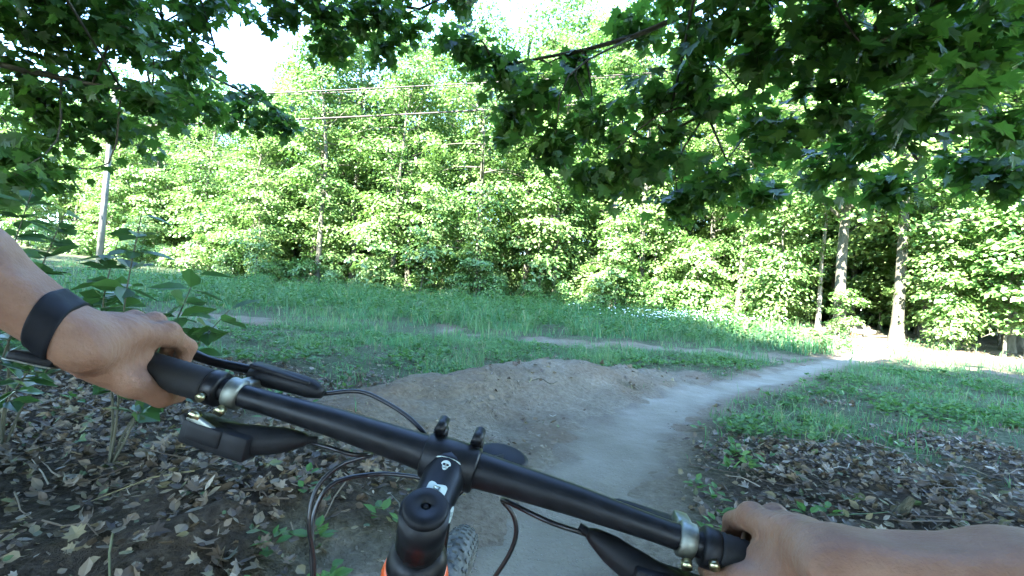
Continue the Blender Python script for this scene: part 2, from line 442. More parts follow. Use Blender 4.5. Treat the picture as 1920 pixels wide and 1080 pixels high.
# five-lobed maple outline
_m = [(.0, .0), (.16, .06), (.44, .02), (.36, .20), (.58, .40), (.38, .46), (.44, .66), (.20, .58), (.13, .80), (0, 1.0)]
def maple():
    h = np.array(_m); V = [(0, .33, -.03)]; out = [(x, y, .10 * abs(x) - .10 * max(0, y - .6)) for x, y in h] + [(-x, y, .10 * abs(x) - .10 * max(0, y - .6)) for x, y in h[-2:0:-1]]
    V += out; n = len(out); F = [(0, 1 + i, 1 + (i + 1) % n) for i in range(n)]
    return np.array(V, float), np.array(F)
MAPLE = maple()
CURL = (lambda vf: (np.column_stack([vf[0][:, 0], vf[0][:, 1], .9 * vf[0][:, 0] ** 2 + .25 * (vf[0][:, 1] - .5) ** 2]), vf[1]))(OVAL)
CURLM = (lambda vf: (np.column_stack([vf[0][:, 0], vf[0][:, 1], .7 * vf[0][:, 0] ** 2 - .35 * (vf[0][:, 1] - .4) ** 2]), vf[1]))(MAPLE)

def leaf_axes(N, T):
    N = norm(N); T = norm(T - N * np.sum(N * T, -1, keepdims=True)); B = np.cross(T, N); return B, T, N

def leaves(mb, pos, N, T, size, shape):
    B, T, N = leaf_axes(N, T); S, F = shape; s = np.asarray(size, float)[:, None, None]
    V = pos[:, None] + s * (S[None, :, 0:1] * B[:, None] + S[None, :, 1:2] * T[:, None] + S[None, :, 2:3] * N[:, None])
    k = len(S); FF = (F[None] + (np.arange(len(pos)) * k)[:, None, None]).reshape(-1, F.shape[1])
    return mb.add(V.reshape(-1, 3), FF)

def rand_dir(n, r=rng): return norm(r.normal(size=(n, 3)))

# ------------------------------------------------------------------ forest trees
def forest_tree(seed, H=16., base=.28, rad=3.6, nl=22, per=46, ls=.17, spr=.75, tr=.18, wood='bark', leafm='leaf_far', flat=.16, subs=6):
    r = np.random.default_rng(seed)
    tp = np.array([[0, 0, -.25], [0, 0, 0], *[[r.normal() * .012 * H * f, r.normal() * .012 * H * f, H * f] for f in (.15, .3, .45, .6, .75, .9, 1.0)]])
    tpc = spline(tp, 56); h = tpc[:, 2].clip(0) / H
    wr = tr * ((1 - h) ** .8 + .04) * (1 + .55 * np.exp(-h * H / .35))
    W = MB(); add_tube(W, tpc, wr, 10); Bm = MB()
    L = MB(); P = []; Nn = []; Tt = []; Ss = []
    for i in range(nl):
        f = base + (1 - base) * ((i + r.uniform(0, .8)) / nl) ** .9
        k = min(55, int(np.searchsorted(h, min(f, .985)))); o = tpc[k]
        az = i * 2.399 + r.normal() * .35; t = (f - base) / (1 - base)
        prof = (0.55 + .75 * t) if t < .45 else max(.3, .89 * math.sqrt(max(0, 1 - ((t - .45) / .62) ** 2)))
        ln = rad * prof * r.uniform(.6, 1.2); el = .15 + .7 * t * t + r.normal() * .3
        d = np.array([math.cos(az) * math.cos(el), math.sin(az) * math.cos(el), math.sin(el)])
        e = o + d * ln; m1 = o + d * ln * .5 + np.array([0, 0, .05 * ln]); e[2] -= .06 * ln
        lp = spline([o, m1, e], 7); add_tube(Bm, lp, np.linspace(wr[k] * .45 + .01, .008, 7), 5)
        ns = max(2, int(subs * prof + 1.2))
        for j in range(ns):
            s = .35 + .65 * (j + r.uniform(.2, 1)) / ns; c = lp[min(6, int(s * 6))]
            side = np.array([-math.sin(az), math.cos(az), 0]) * r.uniform(-1, 1) * ln * .5 * (1.15 - .5 * s)
            c2 = c + side + np.array([0, 0, r.normal() * .3 * spr]); add_tube(Bm, np.array([c, (c + c2) / 2 + [0, 0, .06], c2]), [.012, .008, .005], 3, cap=False)
            n = int(per * r.uniform(.5, 1.5)); R0 = spr * r.uniform(.6, 1.3)
            a = r.uniform(0, 6.283, n); q = R0 * np.sqrt(r.uniform(0, 1, n)); el_ = r.uniform(.7, 1.3)
            off = np.stack([q * np.cos(a) * el_, q * np.sin(a) / el_, r.normal(size=n) * flat * R0 - .5 * q * q / R0 + .2 * R0], -1)
            P.append(c2 + off); out = norm(off * [1, 1, 0] + d * [.6, .6, 0])
            Nn.append(np.array([0, 0, 1.]) + out * (.25 + .75 * (q / R0))[:, None] + r.normal(size=(n, 3)) * .36); Tt.append(out + r.normal(size=(n, 3)) * .5 - [0, 0, .4]); Ss.append(ls * r.uniform(.6, 1.3, n))
    leaves(L, np.concatenate(P), np.concatenate(Nn), np.concatenate(Tt), np.concatenate(Ss), DIAM)
    return W.mesh('trunk'), L.mesh('crown'), M[wood], M[leafm], Bm.mesh('branch')

def proto(*a, **k):
    w, l, wm, lm, bm = forest_tree(*a, **k); w.materials.append(wm); l.materials.append(lm); bm.materials.append(wm); return w, l, bm

def plant_tree(p, name, x, y, rz, sc, label, cat, group=None, tilt=(0, 0), zoff=0.0, sz=None):
    e = empty(name, (x, y, float(G(x, y)) + zoff), rz, sc); e.rotation_euler = (tilt[0], tilt[1], rz)
    if sz: e.scale = (sc, sc, sz)
    small = 'bush' in name
    for nm, me in (('stem' if small else 'trunk', p[0]), ('branch', p[2]), ('crown', p[1])):
        o = link(bpy.data.objects.new(nm, me), e)
        if nm == 'branch': o['kind'] = 'stuff'
    return tag(e, label, cat, group)

TALL = [proto(101, 17, .20, 4.2, 30, 110, .2, 1.25, flat=.13, subs=3), proto(102, 16, .14, 4.4, 32, 100, .21, 1.15, flat=.13, subs=3), proto(103, 18, .26, 4.1, 28, 120, .19, 1.35, flat=.12, subs=3), proto(104, 15, .11, 4.2, 32, 100, .2, 1.2, flat=.13, subs=3), proto(105, 19, .30, 4.2, 26, 110, .22, 1.3, flat=.13, subs=3), proto(106, 16.5, .22, 4.6, 32, 110, .2, 1.3, flat=.12, subs=3)]
DENSE = [proto(151, 17, .20, 4.3, 34, 70, .36, 1.1, flat=.3), proto(152, 16, .24, 4.5, 34, 70, .36, 1.1, flat=.3)]
PALE = proto(107, 17, .45, 3.2, 18, tr=.16, wood='bark_pale')
SAP = [proto(201, 5.0, .12, 1.9, 15, 75, .17, .8, .045, leafm='leaf_edge', flat=.10, subs=3), proto(202, 3.6, .10, 1.7, 13, 75, .17, .75, .035, leafm='leaf_edge', flat=.10, subs=3),
       proto(203, 6.8, .16, 2.2, 17, 80, .17, .9, .06, leafm='leaf_edge', flat=.11, subs=3)]
BUSH = [proto(301, 1.5, .08, 1.1, 12, 38, .14, .42, .02, leafm='leaf_edge', flat=.2, subs=4), proto(302, 1.1, .05, 1.2, 12, 38, .13, .42, .018, leafm='leaf_edge', flat=.22, subs=4)]

EDGE = spline(np.array([(-52, 36), (-34, 35.5), (-25, 33), (-14, 28.5), (-5, 27), (2, 26.5), (8, 25.5), (12, 22.4), (13.6, 19.9), (15.2, 18.1), (17.3, 16.0), (20, 13.2), (25, 9), (32, 4)]), 200)
def edge_depth(x, y):
    """metres behind the forest edge (positive inside the wood)"""
    d, k = dist_poly(np.array([x]), np.array([y]), EDGE); k = k[0]; a = EDGE[max(0, k - 1)]; b = EDGE[min(199, k + 1)]
    t = b - a; nrm_ = np.array([-t[1], t[0]]); return float(d[0]) * (1 if (np.array([x, y]) - EDGE[k]) @ nrm_ > 0 else -1)

def trail_clear(x, y, r):
    return np.min((TS[:, 0] - x) ** 2 + (TS[:, 1] - y) ** 2) > r * r

# trees that can be told apart
n_pair = [((13.35, 19.05), TALL[0], 1.15, 'stout sunlit trunk standing where the trail enters the wood, bright leaf tuft over its foot'),
          ((14.95, 18.15), TALL[5], 1.1, 'stout mottled trunk beside the dark woodland hollow, across the trail entrance')]
placed = []
for (x, y), p, sc, lab in n_pair:
    plant_tree(p, 'forest_tree', x, y, 1.2 * x, sc * .98, lab, 'tree'); placed.append((x, y))
plant_tree(PALE, 'forest_tree', 14.7, 25.8, .4, 1.15, 'tall pale bare trunk catching the sun inside the wood', 'tree'); placed.append((14.7, 25.8))
plant_tree(PALE, 'forest_tree', 13.9, 21.2, 2.4, .62, 'slim pale trunk just inside the wood near the trail entrance', 'tree'); placed.append((13.9, 21.2))

def where(x, y):
    return 'beyond the utility pole' if x < -17 else 'behind tall weeds near the utility pole' if x < -8 else 'behind the tall weeds across from the berm' if x < 3 else 'behind the white wildflowers' if x < 11 else 'around the trail entrance' if x < 17.5 else 'above the dark hollow past the trail entrance'
TLOOK = ['straight leafy', 'broad low branched', 'high crowned', 'bushy low crowned', 'bare stemmed', 'wide crowned']
rt = random.Random(5); n_t = 0
TL = ['leafy tree at the sunny edge of the wood facing the clearing', 'leafy tree standing deeper in the wood behind the edge trees']
for tries in range(9000):
    x = rt.uniform(-50, 34); y = rt.uniform(6, 64)
    if abs(math.atan2(x, y)) > R(56): continue
    e = edge_depth(x, y)
    if e < .6 or e > 30: continue
    sp = 2.6 if e < 6 else 3.4
    if any((x - a) ** 2 + (y - b) ** 2 < sp * sp for a, b in placed) or not trail_clear(x, y, 1.3): continue
    if 13 < x < 17.5 and 17 < y < 23: continue
    placed.append((x, y)); n_t += 1
    hs = rt.uniform(.82, 1.08) * (1.12 if -4 < x < 12 and e > 5 else 1.0) * (.85 if x < -16 else 1)
    ti = rt.randrange(6); lab = TLOOK[ti] + (' tree at the wood edge ' if e < 5 else ' tree inside the wood ') + where(x, y)
    plant_tree(TALL[ti], 'forest_tree', x, y, rt.uniform(0, 6.28), hs, lab, 'tree', lab.replace(' tree ', ' trees '), (rt.gauss(0, .03), rt.gauss(0, .03)))
    if n_t >= 230: break

for i, (x, y) in enumerate([(17.6, 24.2), (19.6, 26.6), (21.2, 24), (18.4, 29), (22.6, 28), (16.4, 27.4), (24, 31.5), (20, 31.5), (26, 27)]):
    plant_tree(TALL[(i * 2 + 1) % 6], 'forest_tree', x, y, i * 1.3, .9 + .03 * i, 'leafy tree closing the view behind the logs inside the wood', 'tree', 'trees behind the logs')
for i, (x, y) in enumerate([(17.6, 22.4), (19.0, 24.2), (16.5, 25.3), (20.6, 22.8), (18.2, 26.4), (22, 25.5), (17.4, 27.6)]):
    plant_tree(SAP[(i * 2) % 3], 'maple_sapling', x, y, i * 1.3, 1.1, 'shaded young maple behind the logs inside the wood', 'sapling', 'saplings behind the logs')
plant_tree(SAP[0], 'maple_sapling', 15.75, 17.2, 2.2, .85, 'layered young maple leaning against the stout mottled trunk', 'sapling')
plant_tree(SAP[2], 'maple_sapling', 12.0, 21.0, 4.2, .95, 'tall young maple behind the stout sunlit trunk', 'sapling')
sap = []
for tries in range(5000):
    x = rt.uniform(-40, 27); y = rt.uniform(8, 40); 
    if abs(math.atan2(x, y)) > R(53): continue
    e = edge_depth(x, y)
    if e < -.6 or e > 5: continue
    if any((x - a) ** 2 + (y - b) ** 2 < 2.5 ** 2 for a, b in sap) or not trail_clear(x, y, 1.7): continue
    if 12.0 < x < 16.6 and 16 < y < 23: continue
    sap.append((x, y)); k = rt.choice([0, 0, 1, 2, 2])
    plant_tree(SAP[k], 'maple_sapling', x, y, rt.uniform(0, 6.28), rt.uniform(.8, 1.2), ['layered', 'low bushy', 'tall slender'][k] + ' young maple at the wood edge ' + where(x, y), 'sapling', ['layered', 'low bushy', 'tall slender'][k] + ' saplings ' + where(x, y), (rt.gauss(0, .05), rt.gauss(0, .05)))
    if len(sap) >= 110: break
bs = []
for tries in range(4000):
    x = rt.uniform(-36, 24); y = rt.uniform(8, 38)
    if abs(math.atan2(x, y)) > R(53): continue
    e = edge_depth(x, y)
    if e < -1.0 or e > 1.6: continue
    if any((x - a) ** 2 + (y - b) ** 2 < 1.5 ** 2 for a, b in bs) or not trail_clear(x, y, 1.6): continue
    if 12.6 < x < 16.4 and 16.6 < y < 22 or x > 15.6: continue
    bs.append((x, y)); k = rt.choice([0, 1])
    plant_tree(BUSH[k], 'edge_bush', x, y, rt.uniform(0, 6.28), rt.uniform(.7, 1.15), ['rounded', 'low spreading'][k] + ' leafy bush below the edge trees ' + where(x, y), 'bush', ['rounded', 'low spreading'][k] + ' bushes ' + where(x, y))
    if len(bs) >= 110: break
plant_tree(SAP[1], 'maple_sapling', 13.25, 18.6, 1.0, .45, 'bright leaf tuft sprouting at the foot of the stout sunlit trunk', 'sapling')
plant_tree(SAP[0], 'maple_sapling', 17.2, 15.6, 2.0, 1.0, 'wide layered young maple over the dark hollow beside the trail entrance', 'sapling')

# tall trees round the rider that shade the clearing
SHADE = [(-13.5, 6.2, 1.35), (-22, 6.5, 1.3), (-9.5, -.6, 1.5), (-4.6, -5.2, 1.18), (-14, -1, 1.45), (-8, -7, 1.35), (-.6, -8.5, 1.12), (3.6, -7.5, .95), (-19, 1.5, 1.5), (-27, 8, 1.4),
         (8.5, -4.5, .7), (-5, -12, 1.35), (2, -14, 1.25), (-12, -9, 1.5), (9, -10, .9), (-17.5, -5, 1.5), (-24, 0, 1.5), (-2, -3.6, .95), (3.2, -3.4, .9), (1.5, -1.9, .74), (-2.9, -1.4, .78)]
for i, (x, y, s) in enumerate(SHADE):
    plant_tree(DENSE[i % 2], 'shade_tree', x, y, i * 1.7, s, 'tall leafy tree standing behind the rider and shading the clearing', 'tree', 'shade trees behind the rider')

for i, (x, y) in enumerate([(-34, 19), (-39, 13), (-44, 21), (-48, 12), (-36, 6), (-43, 4), (-52, 18), (-31, 13), (38, 6), (33, -2), (42, 0), (36, -8)]):
    plant_tree(TALL[i % 6], 'forest_tree', x, y, i * 1.3, 1.0, 'leafy tree out to the side of the clearing', 'tree', 'trees at the sides of the clearing')

# ------------------------------------------------------------------ overhanging canopy trees
LEAF_ME = {}
def leaf_mesh(key, shape, m):
    if key not in LEAF_ME:
        me = MB().add(shape[0], shape[1]).mesh('leaf', False); me.materials.append(m); LEAF_ME[key] = me
    return LEAF_ME[key]

def canopy_tree(name, label, base, H, tr, limbs, blobs, seed, dens=1.0, ls=.115, crown_blobs=()):
    """limbs: list of (start height, way points...); blobs: (x,y,z,r) leaf masses, joined to the nearest limb point by twigs"""
    r = np.random.default_rng(seed); bz = float(G(base[0], base[1])); O = np.array([base[0], base[1], bz])
    root = tag(empty(name, tuple(O)), label, 'tree')
    T = MB(); tp = spline([[0, 0, -.3], [0, 0, 0], [.05, .03, H * .3], [-.05, .1, H * .6], [.1, 0, H]], 16)
    hh = tp[:, 2].clip(0) / H; add_tube(T, tp, tr * (1 - .8 * hh) * (1 + .5 * np.exp(-hh * H / .4)), 14); T.build('trunk', M['bark'], root)
    LP = []
    for lm in limbs:
        pts = np.array(lm[1:], float) - O; st = np.array([[0, 0, lm[0] - bz]])
        c = spline(np.vstack([st, pts]), 14); b = MB(); add_tube(b, c, np.linspace(lm[0] * 0 + .055, .008, 14) * (tr / .22) ** .5, 7); b.build('limb', M['bark_dark'], root); LP.append(c)
    hb = []
    while len(hb) < 46:
        q = np.array([base[0] * .62, base[1] * .4 + .4, 0]) + r.normal(size=3) * [2.1, 1.9, 0]; qz = r.uniform(4.6, 9.5)
        if qz - 1.0 > 1.6 + .78 * max(0, q[1] + .9): hb.append((q[0], q[1], qz, r.uniform(.6, .95)))
    LPa = np.concatenate(LP); P = []; Nn = []; Tt = []; Ss = []; tw = MB()
    for (bx, by, bz_, br) in list(blobs) + hb:
        c = np.array([bx, by, bz_]) - O
        dl = np.sqrt(np.sum((LPa - c) ** 2, 1)); a0 = LPa[r.choice(np.where(dl <= dl.min() * 1.25 + .15)[0])]
        mid = (a0 + c) / 2 + [0, 0, .12 * br] + r.normal(size=3) * .12
        add_tube(tw, spline([a0, mid, c], 7), np.linspace(.011, .004, 7), 5)
        nsp = int(9 * dens * max(1, (br / .35) ** 2)) if br < .59 or bz_ < 4.4 else 14; 
        for j in range(nsp):
            o = rand_dir(1, r)[0] * br * r.uniform(.2, 1.05) * [1, 1, .8]; s0 = c + o * .15; e0 = c + o
            add_tube(tw, np.array([s0, (s0 + e0) / 2 + [0, 0, .03], e0]), [.0035, .0028, .0018], 4, cap=False)
            n = r.integers(9, 16); t = r.uniform(.3, 1.15, n)[:, None]
            p = s0 + (e0 - s0) * t + r.normal(size=(n, 3)) * .065
            out = norm(o + r.normal(size=(n, 3)) * .6 * br)
            P.append(p); Tt.append(out * .8 - [0, 0, .75] + r.normal(size=(n, 3)) * .35)
            Nn.append(np.array([0, 0, .75]) + out * .75 + r.normal(size=(n, 3)) * .4); Ss.append(ls * r.uniform(.65, 1.3, n))
    tw.build("branch", M['bark_dark'], root)["kind"] = "stuff"
    P = np.concatenate(P); Nn = np.concatenate(Nn); Tt = np.concatenate(Tt); Ss = np.concatenate(Ss)
    dcam = np.linalg.norm(P + O - [0, 0, CAM_H], axis=1); vis = (np.abs(P[:, 0] + O[0]) < 1.1 * (P[:, 1] + O[1])) & (P[:, 1] + O[1] > .5) & (P[:, 2] + O[2] - CAM_H < .66 * (P[:, 1] + O[1]))
    big = np.argsort(np.where(vis, dcam / Ss, 1e9))[:300]; rest = np.setdiff1d(np.arange(len(P)), big)
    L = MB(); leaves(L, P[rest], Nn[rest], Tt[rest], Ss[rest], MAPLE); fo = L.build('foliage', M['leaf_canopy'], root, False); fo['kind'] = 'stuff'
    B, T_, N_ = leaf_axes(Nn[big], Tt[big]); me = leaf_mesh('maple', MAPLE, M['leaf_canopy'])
    for i in range(len(big)):
        o = bpy.data.objects.new('leaf', me); k = big[i]
        o.matrix_basis = Matrix(((B[i][0] * Ss[k], T_[i][0] * Ss[k], N_[i][0] * Ss[k], P[k][0]), (B[i][1] * Ss[k], T_[i][1] * Ss[k], N_[i][1] * Ss[k], P[k][1]), (B[i][2] * Ss[k], T_[i][2] * Ss[k], N_[i][2] * Ss[k], P[k][2]), (0, 0, 0, 1)))
        link(o, root)
    return root

BL = [(-4.58,4.20,3.22,0.57), (-4.45,4.60,3.56,0.63), (-3.69,4.40,3.40,0.60), (-3.52,4.80,3.47,0.44), (-3.58,5.00,3.98,0.45), (-4.64,4.40,2.72,0.55), (-4.41,4.80,2.96,0.60), (-3.49,4.40,2.75,0.45), (-3.50,5.00,3.00,0.34), (-4.06,3.80,2.11,0.35), (-4.45,4.60,2.45,0.42), (-4.11,4.80,2.60,0.38), (-3.91,3.60,1.80,0.25), (-4.08,4.00,1.99,0.27), (-4.52,6.00,3.83,0.61), (-4.24,4.50,4.04,0.77), (-4.41,4.00,3.68,0.68), (-3.45,5.50,4.36,0.38)]
BM = [(-2.61,5.00,4.05,0.40), (-2.15,5.00,3.96,0.40), (-1.69,5.00,4.05,0.43), (-1.44,5.40,4.12,0.37), (-2.09,5.20,3.84,0.27), (-1.74,5.60,4.02,0.25), (-0.79,5.00,4.35,0.28), (-2.30,5.00,4.53,0.68), (-1.39,5.50,4.76,0.38)]
BF = [(-5.23,7.00,3.80,0.44), (-4.74,7.00,3.67,0.40), (-4.33,7.00,3.58,0.44), (-3.86,7.00,3.65,0.44), (-4.20,7.00,3.95,0.32), (-3.52,7.00,3.47,0.28), (-5.12,7.00,3.40,0.32)]
BR = [(-0.54,4.20,3.36,0.26), (-0.23,4.20,3.19,0.29), (0.07,4.00,2.88,0.32), (0.45,4.30,3.28,0.29), (-0.11,4.20,2.76,0.29), (0.27,3.90,2.44,0.33), (0.63,4.00,2.69,0.34), (0.91,3.90,2.31,0.33), (0.57,4.00,2.22,0.27), (1.02,3.80,2.86,0.35), (1.25,3.90,2.47,0.35), (1.02,4.30,3.67,0.29), (1.19,3.40,3.17,0.35), (1.38,3.60,2.80,0.37), (1.66,4.00,2.30,0.36), (1.43,4.20,2.09,0.24), (1.57,3.20,2.97,0.40), (1.89,3.60,2.58,0.37), (2.29,4.40,2.29,0.30)]
BR2 = [(2.00,3.20,3.11,0.40), (2.24,3.40,2.73,0.35), (2.53,3.80,2.35,0.30), (2.23,3.00,2.84,0.34), (2.64,3.40,2.49,0.31), (3.22,4.00,2.32,0.23), (2.63,3.00,3.05,0.34), (2.42,2.80,2.49,0.29), (3.11,3.20,3.01,0.33), (3.32,3.20,2.61,0.25), (3.53,3.40,3.34,0.27), (3.85,4.00,2.59,0.27), (3.97,3.80,2.41,0.26), (1.46,3.20,3.56,0.51), (2.06,3.00,3.46,0.48), (2.75,3.00,3.47,0.48), (1.02,3.60,3.78,0.41)]

canopy_tree('maple_tree', 'maple hanging dense dark leaves over the utility pole', (-7.6, 2.2), 11, .26,
            [(3.2, (-5.6, 3.4, 3.9), (-4.4, 4.6, 3.9), (-3.5, 5.2, 3.7)), (2.4, (-6.0, 3.0, 2.9), (-4.7, 4.2, 2.9), (-3.6, 4.5, 2.85)), (3.9, (-6.2, 5.0, 4.6), (-5.0, 6.6, 4.2), (-3.7, 7.0, 3.7))], BL + BF, 11, .78)
canopy_tree('maple_tree', 'maple dangling a loose leafy branch end into the open sky', (-5.2, -1.5), 13, .24,
            [(4.6, (-4.2, 1.6, 5.2), (-3.0, 4.0, 4.9), (-1.6, 5.3, 4.4), (-.9, 5.1, 4.4))], BM, 12, 1.0)
canopy_tree('maple_tree', 'maple drooping a broad dark leafy bough over the bend of the trail', (5.6, -.6), 12, .28,
            [(3.8, (4.0, 1.8, 4.3), (2.4, 3.4, 4.1), (1.0, 4.0, 3.5), (-.3, 4.2, 3.2)), (3.0, (3.8, 2.0, 3.6), (2.4, 3.3, 3.2), (1.2, 3.9, 2.6))], BR, 13, 1.15)
canopy_tree('maple_tree', 'maple spreading large backlit leaves over the grassy bank', (7.0, 1.2), 12, .28,
            [(3.4, (5.2, 2.4, 3.9), (3.6, 3.1, 3.5), (2.0, 3.1, 3.3)), (2.8, (5.4, 2.8, 3.2), (4.0, 3.5, 2.8), (2.6, 3.6, 2.5))], BR2, 14, 1.15)

# sunlit undergrowth saplings deeper inside the wood
ins = []
for tries in range(3000):
    x = rt.uniform(-40, 34); y = rt.uniform(8, 56)
    if abs(math.atan2(x, y)) > R(53): continue
    e = edge_depth(x, y)
    if e < 5 or e > 30: continue
    if any((x - a) ** 2 + (y - b) ** 2 < 2.9 ** 2 for a, b in ins) or not trail_clear(x, y, 1.6): continue
    ins.append((x, y)); plant_tree(SAP[rt.choice([0, 2])], 'maple_sapling', x, y, rt.uniform(0, 6.28), rt.uniform(.8, 1.3), 'young maple growing in shade inside the wood ' + where(x, y), 'sapling', 'saplings inside the wood ' + where(x, y))
    if len(ins) >= 150: break

ib = []
for tries in range(4000):
    x = rt.uniform(-46, 36); y = rt.uniform(14, 64)
    if abs(math.atan2(x, y)) > R(53): continue
    e = edge_depth(x, y)
    if e < 6 or e > 32: continue
    if any((x - a) ** 2 + (y - b) ** 2 < 2.7 ** 2 for a, b in ib) or not trail_clear(x, y, 1.6): continue
    ib.append((x, y)); plant_tree(BUSH[rt.choice([0, 1])], 'understorey_bush', x, y, rt.uniform(0, 6.28), rt.uniform(1.2, 1.8), 'leafy understorey bush deep inside the wood ' + where(x, y), 'bush', 'understorey bushes ' + where(x, y))
    if len(ib) >= 170: break

# ------------------------------------------------------------------ utility pole and its cables
PX, PY = -23.8, 27.0; PZ = float(G(PX, PY))
up = tag(empty('utility_pole', (PX, PY, PZ)), 'weathered grey wooden utility pole at the edge of the clearing', 'utility pole')
b = MB(); add_tube(b, np.array([[0, 0, -.4], [.0, .02, 4], [.05, 0, 8], [.12, 0, 10.6]]), [.17, .155, .135, .12], 16); b.build('pole', M['pole'], up)
b = MB(); add_box(b, (.12, 0, 9.2), (.06, 1.1, .07)); b.build('crossarm', M['pole'], up, False)
for yy in (-.95, 0.0, .95):
    b = MB(); lathe(b, [(0, 0), (.03, 0), (.055, .03), (.03, .06), (.055, .09), (.03, .12), (0, .14)], 12, c=(.12, yy, 9.27 if yy else 10.6)); b.build('insulator', M['stone'], up)
for nm, z0, yy, z1, lab in (('power_cable', 8.0, 0, 13.4, 'lowest thick cable strung from the utility pole past the trees'), ('power_cable', 9.2, -.95, 14.5, 'thin middle cable strung from the utility pole crossarm'), ('power_cable', 9.9, .95, 15.3, 'thin uppermost cable strung from the utility pole top')):
    p0 = np.array([PX + .12, PY + yy, PZ + z0]); p1 = np.array([22.0, 26.6 + yy, z1 + 1.6]); tt = np.linspace(0, 1, 40)[:, None]
    c = p0 + (p1 - p0) * tt; c[:, 2] -= .25 * 4 * (tt * (1 - tt))[:, 0]
    b = MB(); add_tube(b, c, .048 if z0 < 9 else .034, 6); tag(b.build(nm, M['wire']), lab, 'cable')

# ------------------------------------------------------------------ grass, weeds, flowers
def blades(n, xr, yr, hmin, hmax, w, seed, dens, tall=None, clump=2.0):
    r = np.random.default_rng(seed); x = r.uniform(*xr, n); y = r.uniform(*yr, n)
    k = np.abs(x) < 1.25 * y + 1.5; x, y = x[k], y[k]
    keep = r.uniform(size=len(x)) < dens(x, y); x, y = x[keep], y[keep]; n = len(x)
    z = G(x, y); cl = fbm(x * clump, y * clump, 77)
    h = (hmin + (hmax - hmin) * r.uniform(0, 1, n) ** 2.0) * (.25 + 2.4 * cl ** 2.2)
    if tall is not None: h *= tall(x, y)
    a = r.uniform(0, 6.283, n); lean = h * r.uniform(.1, .75, n); d = np.stack([np.cos(a), np.sin(a)], -1)
    s = np.stack([-d[:, 1], d[:, 0]], -1); ww = w * r.uniform(.6, 1.4, n)
    def pt(f, side, wf):
        hz = h * (f - .22 * f * f * (lean / h)); o = lean * f ** 1.8
        return np.stack([x + d[:, 0] * o + s[:, 0] * ww * side * wf, y + d[:, 1] * o + s[:, 1] * ww * side * wf, z + hz - .01], -1)
    V = np.stack([pt(0, -1, .8), pt(0, 1, .8), pt(.55, 1, .8), pt(.55, -1, .8), pt(1, 0, 0)], 1)
    i = np.arange(n)[:, None] * 5
    return V.reshape(-1, 3), i + np.array([[0, 1, 2, 3]]), i + np.array([[3, 2, 4]])

def turf_d(x, y): return (zones(x, y)[1] * sstep(.38, .62, fbm(x * .8, y * .8, 91)) * (.35 + .65 * sstep(.3, .6, fbm(x * 2.2, y * 2.2, 93))) + .10 * zones(x, y)[1])
def inwood(x, y): d, k = dist_poly(x, y, EDGE); return d
gb = MB()
def addb(t): 
    base = gb.n; gb.V.append(t[0]); gb.n += len(t[0]); gb.F.append(t[1] + base); gb.F.append(t[2] + base)
addb(blades(120000, (-8, 12), (3.4, 12), .05, .26, .0042, 1, turf_d))
addb(blades(90000, (-26, 17), (11, 25), .10, .36, .010, 2, turf_d))
def tallband(x, y): return sstep(13.2, 14.6, y + .2 * x.clip(-5, 9) * .4) * (1 - sstep(9, 12.5, x)) * sstep(-22, -12, x)
addb(blades(110000, (-22, 14), (13.2, 27), .22, .62, .012, 3, lambda x, y: .9 * tallband(x, y) * sstep(.36, .6, fbm(x * .9, y * .9, 55))))
grass = gb.build('grass', M['grass'], None, False); tag(grass, 'shaded blue green grass of the clearing with taller weeds towards the wood', 'grass', kind='stuff')

# clumps of taller grass that stand out beside the berm
def tuft(x0, y0, n, r0, h0, seed, label):
    r = np.random.default_rng(seed); a = r.uniform(0, 6.283, n); q = r0 * np.sqrt(r.uniform(0, 1, n)); t = MB()
    V, F1, F2 = blades(n, (0, 1), (50, 51), h0 * .6, h0, .004, seed, lambda x, y: np.ones_like(x)); n2 = len(V) // 5
    V = V.reshape(-1, 5, 3); root = V[:, :1].copy(); V = V - root
    px = np.stack([q * np.cos(a), q * np.sin(a)], -1)[:n2]; V[:, :, :2] += px[:, None]; V[:, :, 2] += (G(x0 + px[:, 0], y0 + px[:, 1]) - G(x0, y0))[:, None] - .01
    t.V.append(V.reshape(-1, 3)); t.n = n2 * 5; t.F += [F1, F2]
    o = t.build('grass_tuft', M['grass'], None, False); o.location = (x0, y0, float(G(x0, y0))); tag(o, label, 'grass tuft')
tuft(1.75, 8.6, 170, .28, .62, 71, 'upright dark grass tuft behind the crest of the berm')
tuft(-.75, 6.9, 220, .45, .55, 72, 'broad grass tuft where the leaf litter meets the berm')
tuft(6.4, 14.0, 160, .35, .6, 73, 'dry straw coloured grass tuft beside the pale bare patch')

# broad-leaved weeds
def weeds(n, xr, yr, dens, seed, size, hh, name, label, m='weed'):
    r = np.random.default_rng(seed); x = r.uniform(*xr, n); y = r.uniform(*yr, n)
    k = (np.abs(x) < 1.25 * y + 1.0); x, y = x[k], y[k]; k = r.uniform(size=len(x)) < dens(x, y); x, y = x[k], y[k]
    z = G(x, y); P = []; N = []; T = []; S = []; st = MB()
    for i in range(len(x)):
        q = r.integers(5, 11); h = hh * r.uniform(.4, 1.2); a = r.uniform(0, 6.283, q); f = r.uniform(.25, 1, q)
        o = np.stack([np.cos(a), np.sin(a), np.zeros(q)], -1)
        P.append(np.array([x[i], y[i], z[i]]) + np.stack([0 * f, 0 * f, h * f], -1) + o * .02); T.append(o + [0, 0, .25]); N.append(np.array([0, 0, 1.]) - o * .3 + r.normal(size=(q, 3)) * .25); S.append(size * r.uniform(.6, 1.3, q) * (1.2 - .5 * f))
    b = MB(); leaves(b, np.concatenate(P), np.concatenate(N), np.concatenate(T), np.concatenate(S), OVAL)
    return tag(b.build(name, M[m], None, False), label, 'weeds', kind='stuff')
